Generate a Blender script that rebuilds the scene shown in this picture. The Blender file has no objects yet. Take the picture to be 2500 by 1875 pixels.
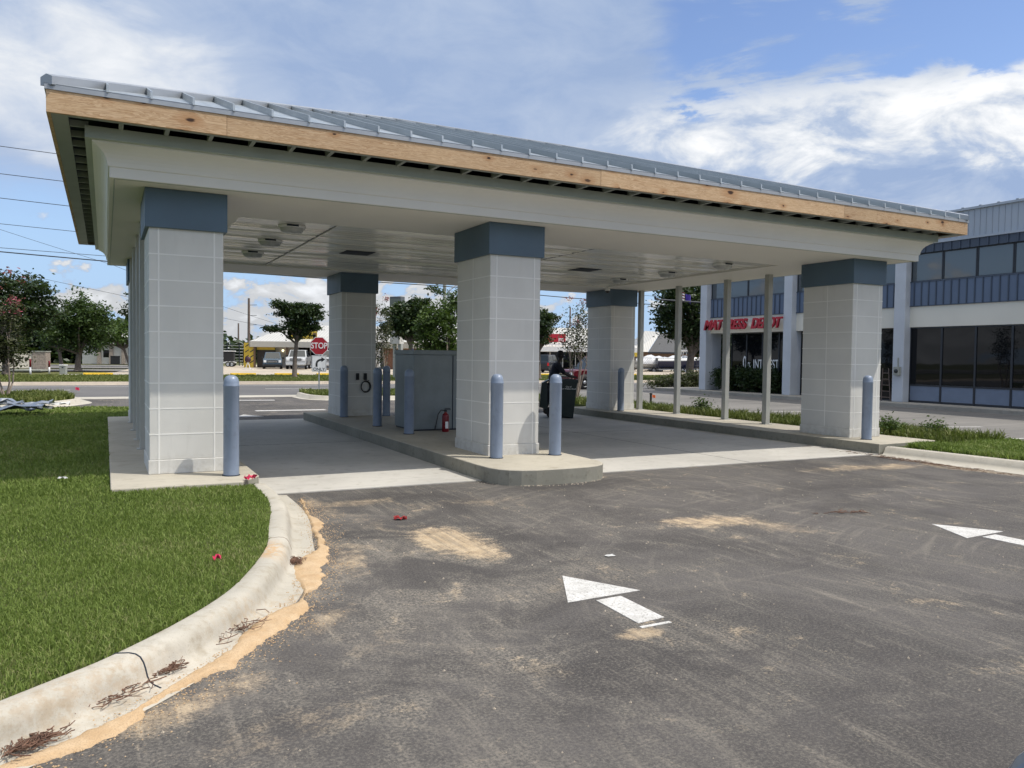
import bpy, bmesh, math, random
import numpy as np
from mathutils import Vector, Matrix, Euler
PI = math.pi
S = bpy.context.scene
COL = S.collection
rnd = random.Random(7)

# ------------------------------------------------------------------ helpers
class MB:
    """collects faces for one mesh"""
    def __init__(s): s.v = []; s.f = []; s.m = []; s.sm = []
    def add(s, vs, fs, mi=0, smooth=False):
        o = len(s.v); s.v += [tuple(p) for p in vs]
        for f in fs:
            s.f.append([i + o for i in f]); s.m.append(mi); s.sm.append(smooth)
    def box(s, a, b, mi=0):
        x0, y0, z0 = a; x1, y1, z1 = b
        s.add([(x0,y0,z0),(x1,y0,z0),(x1,y1,z0),(x0,y1,z0),(x0,y0,z1),(x1,y0,z1),(x1,y1,z1),(x0,y1,z1)],
              [(0,3,2,1),(4,5,6,7),(0,1,5,4),(1,2,6,5),(2,3,7,6),(3,0,4,7)], mi)
    def quad(s, a, b, c, d, mi=0): s.add([a,b,c,d], [(0,1,2,3)], mi)
    def poly(s, pts, mi=0): s.add(pts, [tuple(range(len(pts)))], mi)
    def prism(s, pts, z0, z1, mi=0):
        n = len(pts)
        a = sum(pts[i][0]*pts[(i+1)%n][1]-pts[(i+1)%n][0]*pts[i][1] for i in range(n))
        if a < 0: pts = pts[::-1]
        s.add([(p[0],p[1],z0) for p in pts]+[(p[0],p[1],z1) for p in pts],
              [tuple(range(n))[::-1], tuple(range(n,2*n))]+[(i,(i+1)%n,n+(i+1)%n,n+i) for i in range(n)], mi)
    def extr(s, pts, y0, y1, mi=0):
        """profile in (x,z) extruded along y"""
        n = len(pts)
        s.add([(p[0],y0,p[1]) for p in pts]+[(p[0],y1,p[1]) for p in pts],
              [tuple(range(n)), tuple(range(n,2*n))[::-1]]+[(i,n+i,n+(i+1)%n,(i+1)%n) for i in range(n)], mi)
    def tube(s, path, r, n=8, mi=0, cap=True):
        path = [Vector(p) for p in path]
        rs = r if isinstance(r,(list,tuple)) else [r]*len(path)
        rings = []
        up = None
        for i,p in enumerate(path):
            t = (path[min(i+1,len(path)-1)]-path[max(i-1,0)])
            if t.length < 1e-9: t = Vector((0,0,1))
            t.normalize()
            if up is None:
                up = Vector((0,0,1)) if abs(t.z)<.9 else Vector((1,0,0))
            a = t.cross(up)
            if a.length < 1e-6: a = t.orthogonal()
            a.normalize(); b = a.cross(t).normalized(); up = b
            rings.append([p+(a*math.cos(2*PI*k/n)+b*math.sin(2*PI*k/n))*rs[i] for k in range(n)])
        vs = [q for g in rings for q in g]; fs = []
        for i in range(len(path)-1):
            for k in range(n):
                fs.append((i*n+k, i*n+(k+1)%n, (i+1)*n+(k+1)%n, (i+1)*n+k))
        s.add(vs, fs, mi, True)
        if cap:
            s.add(rings[0], [tuple(range(n))], mi); s.add(rings[-1], [tuple(range(n))[::-1]], mi)
    def lathe(s, prof, c=(0,0,0), n=24, mi=0, axis='z', smooth=True):
        """prof: list of (r,h)"""
        vs = []; fs = []
        for r,h in prof:
            for k in range(n):
                a = 2*PI*k/n; x,y = r*math.cos(a), r*math.sin(a)
                if axis=='z': p=(c[0]+x,c[1]+y,c[2]+h)
                elif axis=='y': p=(c[0]+x,c[1]+h,c[2]+y)
                else: p=(c[0]+h,c[1]+x,c[2]+y)
                vs.append(p)
        for i in range(len(prof)-1):
            for k in range(n):
                fs.append((i*n+k,i*n+(k+1)%n,(i+1)*n+(k+1)%n,(i+1)*n+k))
        s.add(vs, fs, mi, smooth)
    def build(s, name, mats, parent=None, loc=None, rot=None, bevel=0, seg=2, fix=True):
        me = bpy.data.meshes.new(name)
        me.from_pydata(s.v, [], s.f)
        if not isinstance(mats,(list,tuple)): mats=[mats]
        for m in mats: me.materials.append(m)
        me.polygons.foreach_set('material_index', s.m)
        me.polygons.foreach_set('use_smooth', s.sm)
        if fix or bevel:
            bm = bmesh.new(); bm.from_mesh(me)
            if bevel:
                bmesh.ops.remove_doubles(bm, verts=bm.verts, dist=1e-5)
                bmesh.ops.recalc_face_normals(bm, faces=bm.faces)
                es = [e for e in bm.edges if len(e.link_faces)==2 and e.calc_face_angle(0)>.5]
                bmesh.ops.bevel(bm, geom=es, offset=bevel, segments=seg, affect='EDGES', profile=.5, clamp_overlap=True)
            else: bmesh.ops.recalc_face_normals(bm, faces=bm.faces)
            bm.to_mesh(me); bm.free()
        me.update()
        o = bpy.data.objects.new(name, me); COL.objects.link(o)
        if parent: o.parent = parent
        if loc is not None: o.location = loc
        if rot is not None: o.rotation_euler = (0,0,rot)
        return o
def tag(o, label=None, cat=None, group=None, kind=None):
    if label: o['label']=label
    if cat: o['category']=cat
    if group: o['group']=group
    if kind: o['kind']=kind
    return o
def thing(name, label, cat, loc=(0,0,0), rot=0, group=None):
    o = bpy.data.objects.new(name, None); COL.objects.link(o)
    o.empty_display_size=.2; o.location=loc; o.rotation_euler=(0,0,rot)
    return tag(o,label,cat,group)
def copy_tree(o, parent=None):
    c=o.copy(); COL.objects.link(c)
    if parent: c.parent=parent
    for ch in o.children: copy_tree(ch,c)
    return c

# ------------------------------------------------------------------ materials
class NT:
    def __init__(s, m):
        s.t=m.node_tree; s.n=s.t.nodes; s.l=s.t.links
        s.b=s.n.get('Principled BSDF')
    def new(s, typ, **k):
        nd=s.n.new(typ)
        for a,b in k.items():
            if a[0]=='_': nd.inputs[a[1:]].default_value=b
            else: setattr(nd,a,b)
        return nd
    def link(s,a,b): s.l.new(a,b)
    def coord(s, kind='Object'): 
        return s.new('ShaderNodeTexCoord').outputs[kind]
    def mapping(s, v, scale=(1,1,1), loc=(0,0,0)):
        m=s.new('ShaderNodeMapping'); m.inputs['Scale'].default_value=scale; m.inputs['Location'].default_value=loc
        s.link(v,m.inputs['Vector']); return m.outputs[0]
    def noise(s, v, scale, detail=4, rough=.55, dist=0):
        n=s.new('ShaderNodeTexNoise'); n.inputs['Scale'].default_value=scale; n.inputs['Detail'].default_value=detail
        n.inputs['Roughness'].default_value=rough; n.inputs['Distortion'].default_value=dist
        s.link(v,n.inputs['Vector']); return n.outputs['Fac']
    def ramp(s, f, lo, hi, a=0., b=1.):
        r=s.new('ShaderNodeMapRange'); r.interpolation_type='SMOOTHSTEP'
        r.inputs['From Min'].default_value=lo; r.inputs['From Max'].default_value=hi
        r.inputs['To Min'].default_value=a; r.inputs['To Max'].default_value=b
        s.link(f,r.inputs['Value']); return r.outputs[0]
    def math(s, op, a, b=0., clamp=False):
        m=s.new('ShaderNodeMath'); m.operation=op; m.use_clamp=clamp
        for i,x in enumerate((a,b)):
            if isinstance(x,(int,float)): m.inputs[i].default_value=x
            else: s.link(x,m.inputs[i])
        return m.outputs[0]
    def mix(s, f, a, b, mode='MIX'):
        m=s.new('ShaderNodeMix'); m.data_type='RGBA'; m.blend_type=mode
        for x,i in ((f,0),(a,6),(b,7)):
            if isinstance(x,(int,float)): m.inputs[i].default_value=x
            elif isinstance(x,(tuple,list)): m.inputs[i].default_value=(*x[:3],1)
            else: s.link(x,m.inputs[i])
        return m.outputs[2]
    def bump(s, h, strength=.3, dist=.01, prev=None):
        b=s.new('ShaderNodeBump'); b.inputs['Strength'].default_value=strength; b.inputs['Distance'].default_value=dist
        s.link(h,b.inputs['Height'])
        if prev is not None: s.link(prev,b.inputs['Normal'])
        return b.outputs[0]
    def blob(s, v, c, r, hard=.35):
        """1 inside an ellipse at c (x,y) with radii r"""
        m=s.new('ShaderNodeMapping'); m.vector_type='TEXTURE'
        m.inputs['Location'].default_value=(c[0],c[1],0); m.inputs['Scale'].default_value=(r[0],r[1],1e6)
        m.inputs['Rotation'].default_value=(0,0,math.radians(r[2]) if len(r)>2 else 0)
        s.link(v,m.inputs['Vector'])
        l=s.new('ShaderNodeVectorMath'); l.operation='LENGTH'; s.link(m.outputs[0],l.inputs[0])
        return s.ramp(l.outputs['Value'],1.,hard)
def new_mat(name):
    m=bpy.data.materials.new(name); m.use_nodes=True; return m, NT(m)
def plain(name, col, rough=.5, metal=0., var=.08, vscale=4., bump=0., bscale=60., spec=.5, coord='Object', dirt=0.):
    m,t=new_mat(name); v=t.coord(coord)
    f=t.noise(v,vscale,5); 
    c=t.mix(t.ramp(f,.3,.7), tuple(x*(1-var) for x in col), tuple(min(1,x*(1+var)) for x in col))
    if dirt:
        d=t.noise(v,vscale*3.3,6,.65); c=t.mix(t.ramp(d,.5,.75,0,dirt), c, (.10,.09,.075))
    t.link(c,t.b.inputs['Base Color'])
    t.link(t.ramp(t.noise(v,vscale*2,4),.3,.7,max(0,rough-.06),min(1,rough+.06)),t.b.inputs['Roughness'])
    t.b.inputs['Metallic'].default_value=metal
    t.b.inputs['Specular IOR Level'].default_value=spec
    if bump: t.link(t.bump(t.noise(v,bscale,4),bump,.004),t.b.inputs['Normal'])
    return m
M={}
def mk(k,*a,**b): M[k]=plain(k,*a,**b); return M[k]
mk('column_block',(.62,.61,.57),.75,var=.035,vscale=2.2,bump=.25,bscale=90,spec=.3)
mk('column_joint',(.76,.75,.71),.7,var=.03,bump=.15)
mk('slate_blue',(.078,.125,.17),.55,var=.10,vscale=1.5,bump=.12,bscale=70)
mk('bollard_blue',(.215,.265,.35),.36,var=.07,vscale=3,spec=.5,dirt=.22)
mk('cabinet_gray',(.19,.22,.225),.5,var=.08,dirt=.12)
mk('cornice_paint',(.73,.71,.655),.6,var=.03,vscale=.8,bump=.06,bscale=25)
mk('cornice_primer',(.38,.42,.37),.6,var=.05)
mk('soffit_board',(.27,.29,.27),.6,var=.06)
mk('vent_dark',(.014,.022,.036),.8)
mk('post_gray',(.40,.405,.375),.4,var=.05,spec=.4)
mk('black_plastic',(.012,.013,.015),.45)
mk('rubber',(.018,.018,.019),.8)
mk('chrome',(.7,.71,.73),.18,metal=1.,var=.02)
mk('steel_galv',(.52,.54,.56),.38,metal=.85,var=.06,vscale=6)
mk('white_paint',(.74,.74,.72),.5,var=.04)
mk('cream_panel',(.70,.67,.58),.6,var=.03,vscale=.7)
mk('spandrel_blue',(.105,.145,.22),.42,var=.06,vscale=1.)
mk('spandrel_dark',(.055,.075,.11),.45,var=.06)
mk('pillar_paint',(.50,.53,.57),.6,var=.06,vscale=1.3,bump=.2,bscale=30)
mk('kick_panel',(.15,.19,.265),.4,var=.05)
mk('mansard_metal',(.38,.42,.47),.45,var=.04,vscale=.6,metal=.2)
mk('frame_dark',(.018,.022,.03),.4)
mk('red_sign',(.42,.014,.03),.4,var=.04)
mk('red_gloss',(.19,.007,.012),.3); mk('maroon',(.05,.016,.03),.5); mk('car_maroon',(.085,.006,.011),.25)
mk('stop_red',(.36,.012,.022),.4)
mk('marker_orange',(.75,.14,.02),.6)
mk('flag_pink',(.60,.03,.09),.6,var=.1)
mk('brick_tan',(.30,.25,.21),.85,var=.3,vscale=9,bump=.4,bscale=20)
mk('brick_brown',(.17,.085,.05),.85,var=.25,vscale=7)
mk('siding',(.50,.47,.40),.6,var=.03)
mk('white_wall',(.60,.58,.54),.7,var=.05)
mk('wood_dark',(.035,.028,.022),.8,var=.2,vscale=3)
mk('wood_post',(.16,.10,.06),.8,var=.2)
mk('pole_concrete',(.33,.34,.30),.8,var=.08)
mk('pole_wood',(.16,.12,.10),.85,var=.2)
mk('wire',(.012,.012,.014),.6)
mk('bark',(.13,.105,.085),.9,var=.25,vscale=8,bump=.6,bscale=25)
mk('bark_smooth',(.30,.24,.19),.8,var=.2,vscale=6)
mk('shrinkwrap',(.62,.63,.64),.3,var=.03,bump=.2,bscale=8)
mk('hull_navy',(.015,.02,.06),.15)
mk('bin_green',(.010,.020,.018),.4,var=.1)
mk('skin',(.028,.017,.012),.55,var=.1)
mk('shirt_navy',(.010,.012,.022),.85,var=.15)
mk('trousers_dark',(.02,.02,.024),.85)
mk('hair_black',(.006,.005,.005),.7)
mk('car_gray_blue',(.045,.075,.105),.25,var=.02)
mk('car_white',(.42,.43,.43),.22,var=.02)
mk('car_dark',(.02,.024,.03),.22,var=.02)
mk('car_silver',(.22,.25,.29),.25,metal=.5,var=.02)
mk('glass_car',(.02,.028,.032),.06,var=.0)
mk('headlight',(.75,.77,.78),.1)
mk('tail_red',(.5,.01,.015),.15)
mk('yellow_paint',(.62,.40,.02),.7,var=.1)
mk('litter_white',(.5,.5,.48),.7)
mk('litter_red',(.26,.015,.015),.5)
mk('straw',(.13,.07,.045),.9,var=.3,vscale=20)
mk('light_lens',(.42,.43,.42),.3)
mk('flower_pink',(.55,.05,.13),.7,var=.3,vscale=3)
mk('sign_alu',(.55,.57,.60),.35,metal=.3)
mk('ivory_text',(.82,.82,.80),.5)
mk('blue_sign',(.02,.09,.42),.5)
mk('purple',(.07,.04,.30),.6)
mk('pylon_face',(.16,.18,.15),.4,var=.2,vscale=2)
mk('pylon_frame',(.10,.11,.115),.5)

def blocktone():
    t=NT(M['column_block']); v=t.coord('Object'); sp=t.new('ShaderNodeSeparateXYZ'); t.link(v,sp.inputs[0])
    f=lambda x,k,o: t.math('FLOOR',t.math('MULTIPLY',t.math('ADD',x,o),k))
    cb=t.new('ShaderNodeCombineXYZ'); t.link(f(sp.outputs[0],1.9,.2),cb.inputs[0]); t.link(f(sp.outputs[1],1.68,.0),cb.inputs[1]); t.link(f(sp.outputs[2],1/.3078,-.36),cb.inputs[2])
    wn=t.new('ShaderNodeTexWhiteNoise'); t.link(cb.outputs[0],wn.inputs['Vector'])
    l=t.b.inputs['Base Color'].links[0].from_socket
    c=t.mix(t.ramp(wn.outputs['Value'],0,1,0,.16),l,(.46,.455,.43))
    st=t.noise(t.mapping(v,(5,5,.6)),1.5,5,.65); c=t.mix(t.ramp(st,.56,.8,0,.22),c,(.38,.36,.32))
    lowz=t.ramp(sp.outputs[2],.55,.2,0,.35); c=t.mix(t.math('MULTIPLY',lowz,t.ramp(t.noise(v,7,5,.7),.4,.65)),c,(.33,.30,.24))
    t.link(c,t.b.inputs['Base Color'])
blocktone()
def concrete(name, col, stain=.5, sc=1., seams=False, edge_dark=0.):
    m,t=new_mat(name); v=t.coord('Object')
    a=t.noise(v,.55*sc,5,.6); b=t.noise(v,6*sc,6,.65); c=t.noise(v,90,3)
    base=t.mix(t.ramp(a,.3,.7),tuple(x*.86 for x in col),tuple(x*1.08 for x in col))
    base=t.mix(t.ramp(b,.52,.72,0,stain*.6),base,tuple(x*f for x,f in zip(col,(.66,.63,.58))))
    base=t.mix(t.ramp(c,.62,.75,0,.35),base,tuple(x*.7 for x in col))
    streak=t.noise(t.mapping(v,(.5,5,3)),1.4*sc,5,.6)
    base=t.mix(t.ramp(streak,.5,.8,0,stain*.5),base,tuple(x*.72 for x in col))
    t.link(base,t.b.inputs['Base Color']); t.b.inputs['Roughness'].default_value=.88
    t.b.inputs['Specular IOR Level'].default_value=.25
    t.link(t.bump(c,.35,.004,t.bump(b,.3,.012)),t.b.inputs['Normal'])
    M[name]=m; return m
concrete('slab_concrete',(.47,.45,.405),.9)
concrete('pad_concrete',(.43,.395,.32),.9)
concrete('curb_concrete',(.45,.42,.355),.8)
m_=concrete('curb_stained',(.45,.42,.355),1.1)
t_=NT(m_); v_=t_.coord('Object'); l_=t_.b.inputs['Base Color'].links[0].from_socket
n_=t_.noise(v_,3.2,6,.7); n2_=t_.noise(v_,22,5,.7); n3_=t_.noise(v_,120,2)
c_=t_.mix(t_.math('MULTIPLY',t_.ramp(n_,.48,.68),t_.ramp(n2_,.40,.62,.3,.75)),l_,(.30,.265,.20))
c_=t_.mix(t_.math('MULTIPLY',t_.blob(v_,(.64,-4.15),(.16,.42,-10),.1),t_.ramp(n2_,.35,.6)),c_,(.50,.32,.16))
c_=t_.mix(t_.math('MULTIPLY',t_.blob(v_,(-.45,-6.2),(1.3,.20,28),.1),t_.ramp(n2_,.38,.62,0,.45)),c_,(.38,.28,.18))
c_=t_.mix(t_.math('MULTIPLY',t_.blob(v_,(.5,-5.2),(.9,.20,48),.1),t_.ramp(n2_,.42,.65,0,.7)),c_,(.40,.30,.19))
c_=t_.mix(t_.ramp(n3_,.62,.72,0,.5),c_,(.24,.22,.18))
t_.link(c_,t_.b.inputs['Base Color'])
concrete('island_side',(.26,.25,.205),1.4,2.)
concrete('lot_concrete',(.43,.37,.29),.5,.4)
concrete('far_curb',(.36,.31,.25),.6)
concrete('sidewalk',(.33,.31,.27),.9)

def asphalt_near():
    m,t=new_mat('asphalt_sandy'); v=t.coord('Object')
    n0=t.noise(v,.42,6,.66,.8); n1=t.noise(v,1.6,7,.68,.7); n2=t.noise(v,8,7,.72,.5); n3=t.noise(v,58,4,.75); n4=t.noise(v,190,2); n5=t.noise(v,24,5,.75)
    base=t.mix(t.ramp(n0,.35,.65),(.047,.043,.041),(.098,.090,.084))
    base=t.mix(t.ramp(n1,.42,.62,0,.35),base,(.066,.067,.063))
    base=t.mix(t.ramp(n3,.46,.66,0,.6),base,(.16,.147,.128))
    base=t.mix(t.ramp(n3,.46,.30,0,.6),base,(.045,.042,.041))
    base=t.mix(t.ramp(n4,.60,.70,0,.55),base,(.27,.25,.22))
    base=t.mix(t.ramp(n4,.40,.28,0,.55),base,(.034,.032,.031))
    dl=t.blob(v,(.9,-4.8),(3.0,4.4,20),.05); dr=t.blob(v,(4.2,-4.0),(3.6,2.4,0),.1)
    amt=t.math('ADD',t.math('MULTIPLY',dl,.95),t.math('ADD',t.math('MULTIPLY',dr,.35),.14))
    grain=t.math('MULTIPLY',t.ramp(n3,.40,.60,.12,1.),t.ramp(n5,.36,.58,.15,1.))
    dust=t.math('MULTIPLY',t.math('MULTIPLY',t.ramp(n1,.40,.66),grain),amt,True)
    base=t.mix(dust,base,(.27,.242,.20))
    for rot,sc,seed,am in ((38,(10,.45,1),0,.55),(-20,(12,.5,1),4,.5),(64,(9,.5,1),9,.4)):
        mp=t.new('ShaderNodeMapping'); mp.inputs['Rotation'].default_value=(0,0,math.radians(rot)); mp.inputs['Scale'].default_value=sc; mp.inputs['Location'].default_value=(seed,0,0)
        t.link(v,mp.inputs['Vector']); sw=t.noise(mp.outputs[0],1.2,5,.62,.35)
        f=t.math('MULTIPLY',t.math('MULTIPLY',t.ramp(sw,.52,.70,0,am),t.ramp(n1,.40,.58)),t.ramp(n3,.36,.58,.3,1.))
        base=t.mix(f,base,(.23,.205,.17))
    for (cx_,cy_,am) in ((7.5,-8.5,.55),(-2.5,-9.5,.5),(4.0,-1.0,.4)):
        vs_=t.new('ShaderNodeVectorMath'); vs_.operation='SUBTRACT'; t.link(v,vs_.inputs[0]); vs_.inputs[1].default_value=(cx_,cy_,0)
        sx_=t.new('ShaderNodeSeparateXYZ'); t.link(vs_.outputs[0],sx_.inputs[0]); ln=t.new('ShaderNodeVectorMath'); ln.operation='LENGTH'; t.link(vs_.outputs[0],ln.inputs[0])
        cb=t.new('ShaderNodeCombineXYZ'); t.link(t.math('MULTIPLY',ln.outputs['Value'],9.),cb.inputs[0]); t.link(t.math('MULTIPLY',t.math('ARCTAN2',sx_.outputs[1],sx_.outputs[0]),1.6),cb.inputs[1])
        sw=t.noise(cb.outputs[0],1.1,5,.62,.25)
        f=t.math('MULTIPLY',t.math('MULTIPLY',t.ramp(sw,.53,.68,0,am),t.ramp(n0,.42,.60)),t.ramp(n3,.36,.58,.35,1.))
        base=t.mix(f,base,(.20,.18,.15))
    w=t.math('ADD',t.math('MULTIPLY',t.math('SUBTRACT',n2,.5),1.5),t.math('ADD',t.math('MULTIPLY',t.math('SUBTRACT',n1,.5),2.4),t.math('MULTIPLY',t.math('SUBTRACT',n3,.5),.9)))
    def patch(c,r,lo,hi,amt):
        b=t.blob(v,c,r,.0)
        return t.math('MULTIPLY',t.ramp(t.math('ADD',b,w),lo-.12,hi+.25),amt)
    ps=[patch((2.28,-3.85),(.55,1.2,8),.42,.70,1.),patch((4.95,-4.12),(1.0,.45,-25),.34,.66,1.),patch((5.45,-4.6),(.9,.6,-40),.65,1.15,.5),
        patch((1.95,-1.75),(1.2,.45,10),.62,1.05,.6),patch((1.9,-2.9),(.7,1.6,10),.85,1.3,.45),patch((10.2,-2.05),(2.5,.55,-8),.42,1.05,.8),
        patch((11.4,-2.5),(.6,2.2,0),.5,1.0,.7),patch((.9,-6.0),(1.3,1.1,0),1.0,1.4,.45),patch((.25,-6.8),(1.3,.5,22),.85,1.25,.55),
        patch((2.35,-6.5),(.34,.16,0),.50,.8,.75),patch((1.6,-6.8),(.7,.5,0),1.0,1.35,.45),patch((3.2,-2.2),(2.2,.7,0),.85,1.3,.4),
        patch((2.6,-5.5),(.8,.7,0),1.0,1.4,.35),patch((1.28,-4.1),(.30,1.1,-12),.55,1.0,.75),patch((.75,-5.45),(.30,.8,-40),.6,1.05,.7),patch((-.1,-6.35),(.9,.26,27),.55,1.0,.8),patch((1.62,-1.9),(.25,1.2,4),.6,1.0,.6)]
    nose=t.blob(v,(4.9,-1.6),(1.7,.55,0),.2); base=t.mix(t.math('MULTIPLY',nose,t.ramp(n1,.3,.6,.2,.75)),base,(.045,.042,.040))
    s=ps[0]
    for p in ps[1:]: s=t.math('MAXIMUM',s,p)
    mp=t.new('ShaderNodeMapping'); mp.inputs['Rotation'].default_value=(0,0,math.radians(-30)); mp.inputs['Scale'].default_value=(14,.6,1); t.link(v,mp.inputs['Vector'])
    s=t.math('MULTIPLY',s,t.ramp(t.noise(mp.outputs[0],1.1,4,.6,.3),.36,.56,.55,1.))
    s=t.math('MULTIPLY',s,t.ramp(n3,.30,.52,.45,1.))
    sandc=t.mix(t.ramp(n2,.35,.65),(.40,.30,.185),(.52,.41,.275))
    base=t.mix(s,base,sandc)
    t.link(base,t.b.inputs['Base Color'])
    t.link(t.ramp(n1,.3,.7,.78,.92),t.b.inputs['Roughness']); t.b.inputs['Specular IOR Level'].default_value=.3
    t.link(t.bump(n3,.55,.012,t.bump(n4,.5,.005)),t.b.inputs['Normal'])
    M['asphalt_sandy']=m
asphalt_near()
def asphalt(name, c0, c1):
    m,t=new_mat(name); v=t.coord('Object')
    a=t.noise(v,.25,5,.6); st=t.noise(t.mapping(v,(.25,3,1)),.8,5,.6); g=t.noise(v,40,4,.7)
    c=t.mix(t.ramp(a,.3,.7),c0,c1)
    c=t.mix(t.ramp(st,.45,.8,0,.5),c,tuple(x*1.5 for x in c1))
    c=t.mix(t.ramp(g,.5,.75,0,.4),c,tuple(x*1.4 for x in c1))
    t.link(c,t.b.inputs['Base Color']); t.b.inputs['Roughness'].default_value=.88; t.b.inputs['Specular IOR Level'].default_value=.3
    t.link(t.bump(g,.4,.01),t.b.inputs['Normal']); M[name]=m
asphalt('asphalt_road',(.105,.102,.10),(.135,.13,.125))
asphalt('asphalt_lot',(.125,.12,.112),(.19,.18,.165))
def soil(name,c0,c1,c2):
    m,t=new_mat(name); v=t.coord('Object')
    a=t.noise(v,.6,6,.65); b=t.noise(v,14,6,.7)
    c=t.mix(t.ramp(a,.3,.7),c0,c1); c=t.mix(t.ramp(b,.45,.7),c,c2)
    t.link(c,t.b.inputs['Base Color']); t.b.inputs['Roughness'].default_value=.95; t.b.inputs['Specular IOR Level'].default_value=.1
    t.link(t.bump(b,.8,.04),t.b.inputs['Normal']); M[name]=m
soil('turf_soil',(.055,.075,.024),(.075,.10,.03),(.10,.09,.045))
soil('verge_grass',(.085,.10,.035),(.12,.125,.045),(.14,.125,.06))
soil('dry_verge',(.13,.115,.06),(.10,.11,.04),(.17,.14,.085))
def sandmat():
    m,t=new_mat('orange_sand'); v=t.coord('Object')
    b=t.noise(v,7,6,.65); g=t.noise(v,160,3)
    c=t.mix(t.ramp(b,.3,.7),(.45,.31,.175),(.53,.395,.25)); c=t.mix(t.ramp(g,.46,.70,0,.6),c,(.30,.21,.13))
    t.link(c,t.b.inputs['Base Color']); t.b.inputs['Roughness'].default_value=.95; t.b.inputs['Specular IOR Level'].default_value=.1
    t.link(t.bump(b,.6,.03,t.bump(g,.5,.004)),t.b.inputs['Normal']); M['orange_sand']=m
sandmat()
def leafmat(name, cols, trans=.25, rough=.55):
    m,t=new_mat(name)
    g=t.new('ShaderNodeNewGeometry'); r=g.outputs['Random Per Island']
    v=t.coord('Object'); n=t.noise(v,.9,3)
    f=t.math('ADD',t.math('MULTIPLY',r,.65),t.math('MULTIPLY',t.ramp(n,.3,.7),.35))
    cr=t.new('ShaderNodeValToRGB'); e=cr.color_ramp.elements
    e[0].color=(*cols[0],1); e[1].color=(*cols[-1],1)
    for i,c in enumerate(cols[1:-1]):
        x=cr.color_ramp.elements.new((i+1)/(len(cols)-1)); x.color=(*c,1)
    t.link(f,cr.inputs[0])
    t.link(cr.outputs[0],t.b.inputs['Base Color']); t.b.inputs['Roughness'].default_value=rough; t.b.inputs['Specular IOR Level'].default_value=.3
    tr=t.new('ShaderNodeBsdfTranslucent'); t.link(t.mix(.5,cr.outputs[0],(.10,.16,.02)),tr.inputs['Color'])
    mx=t.new('ShaderNodeMixShader'); mx.inputs[0].default_value=trans
    t.link(t.b.outputs[0],mx.inputs[1]); t.link(tr.outputs[0],mx.inputs[2])
    t.link(mx.outputs[0],t.n['Material Output'].inputs['Surface']); M[name]=m
leafmat('leaf_dark',[(.015,.030,.012),(.026,.048,.017),(.045,.070,.026)],.22,.45)
leafmat('leaf_mid',[(.026,.052,.014),(.048,.086,.022),(.078,.12,.036)],.25)
leafmat('leaf_bright',[(.035,.065,.014),(.060,.105,.020),(.095,.14,.035)],.3)
leafmat('leaf_olive',[(.035,.042,.018),(.055,.062,.028),(.085,.085,.04)],.25)
leafmat('petal_pink',[(.26,.05,.08),(.38,.08,.13),(.46,.16,.19)],.3)
leafmat('petal_rose',[(.22,.05,.06),(.32,.08,.09),(.40,.13,.12)],.3)
leafmat('blade_lawn',[(.125,.172,.034),(.17,.238,.048),(.23,.305,.07),(.34,.32,.15)],.42,.6)
leafmat('blade_verge',[(.085,.115,.022),(.135,.165,.035),(.20,.20,.07)],.3,.6)
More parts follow.
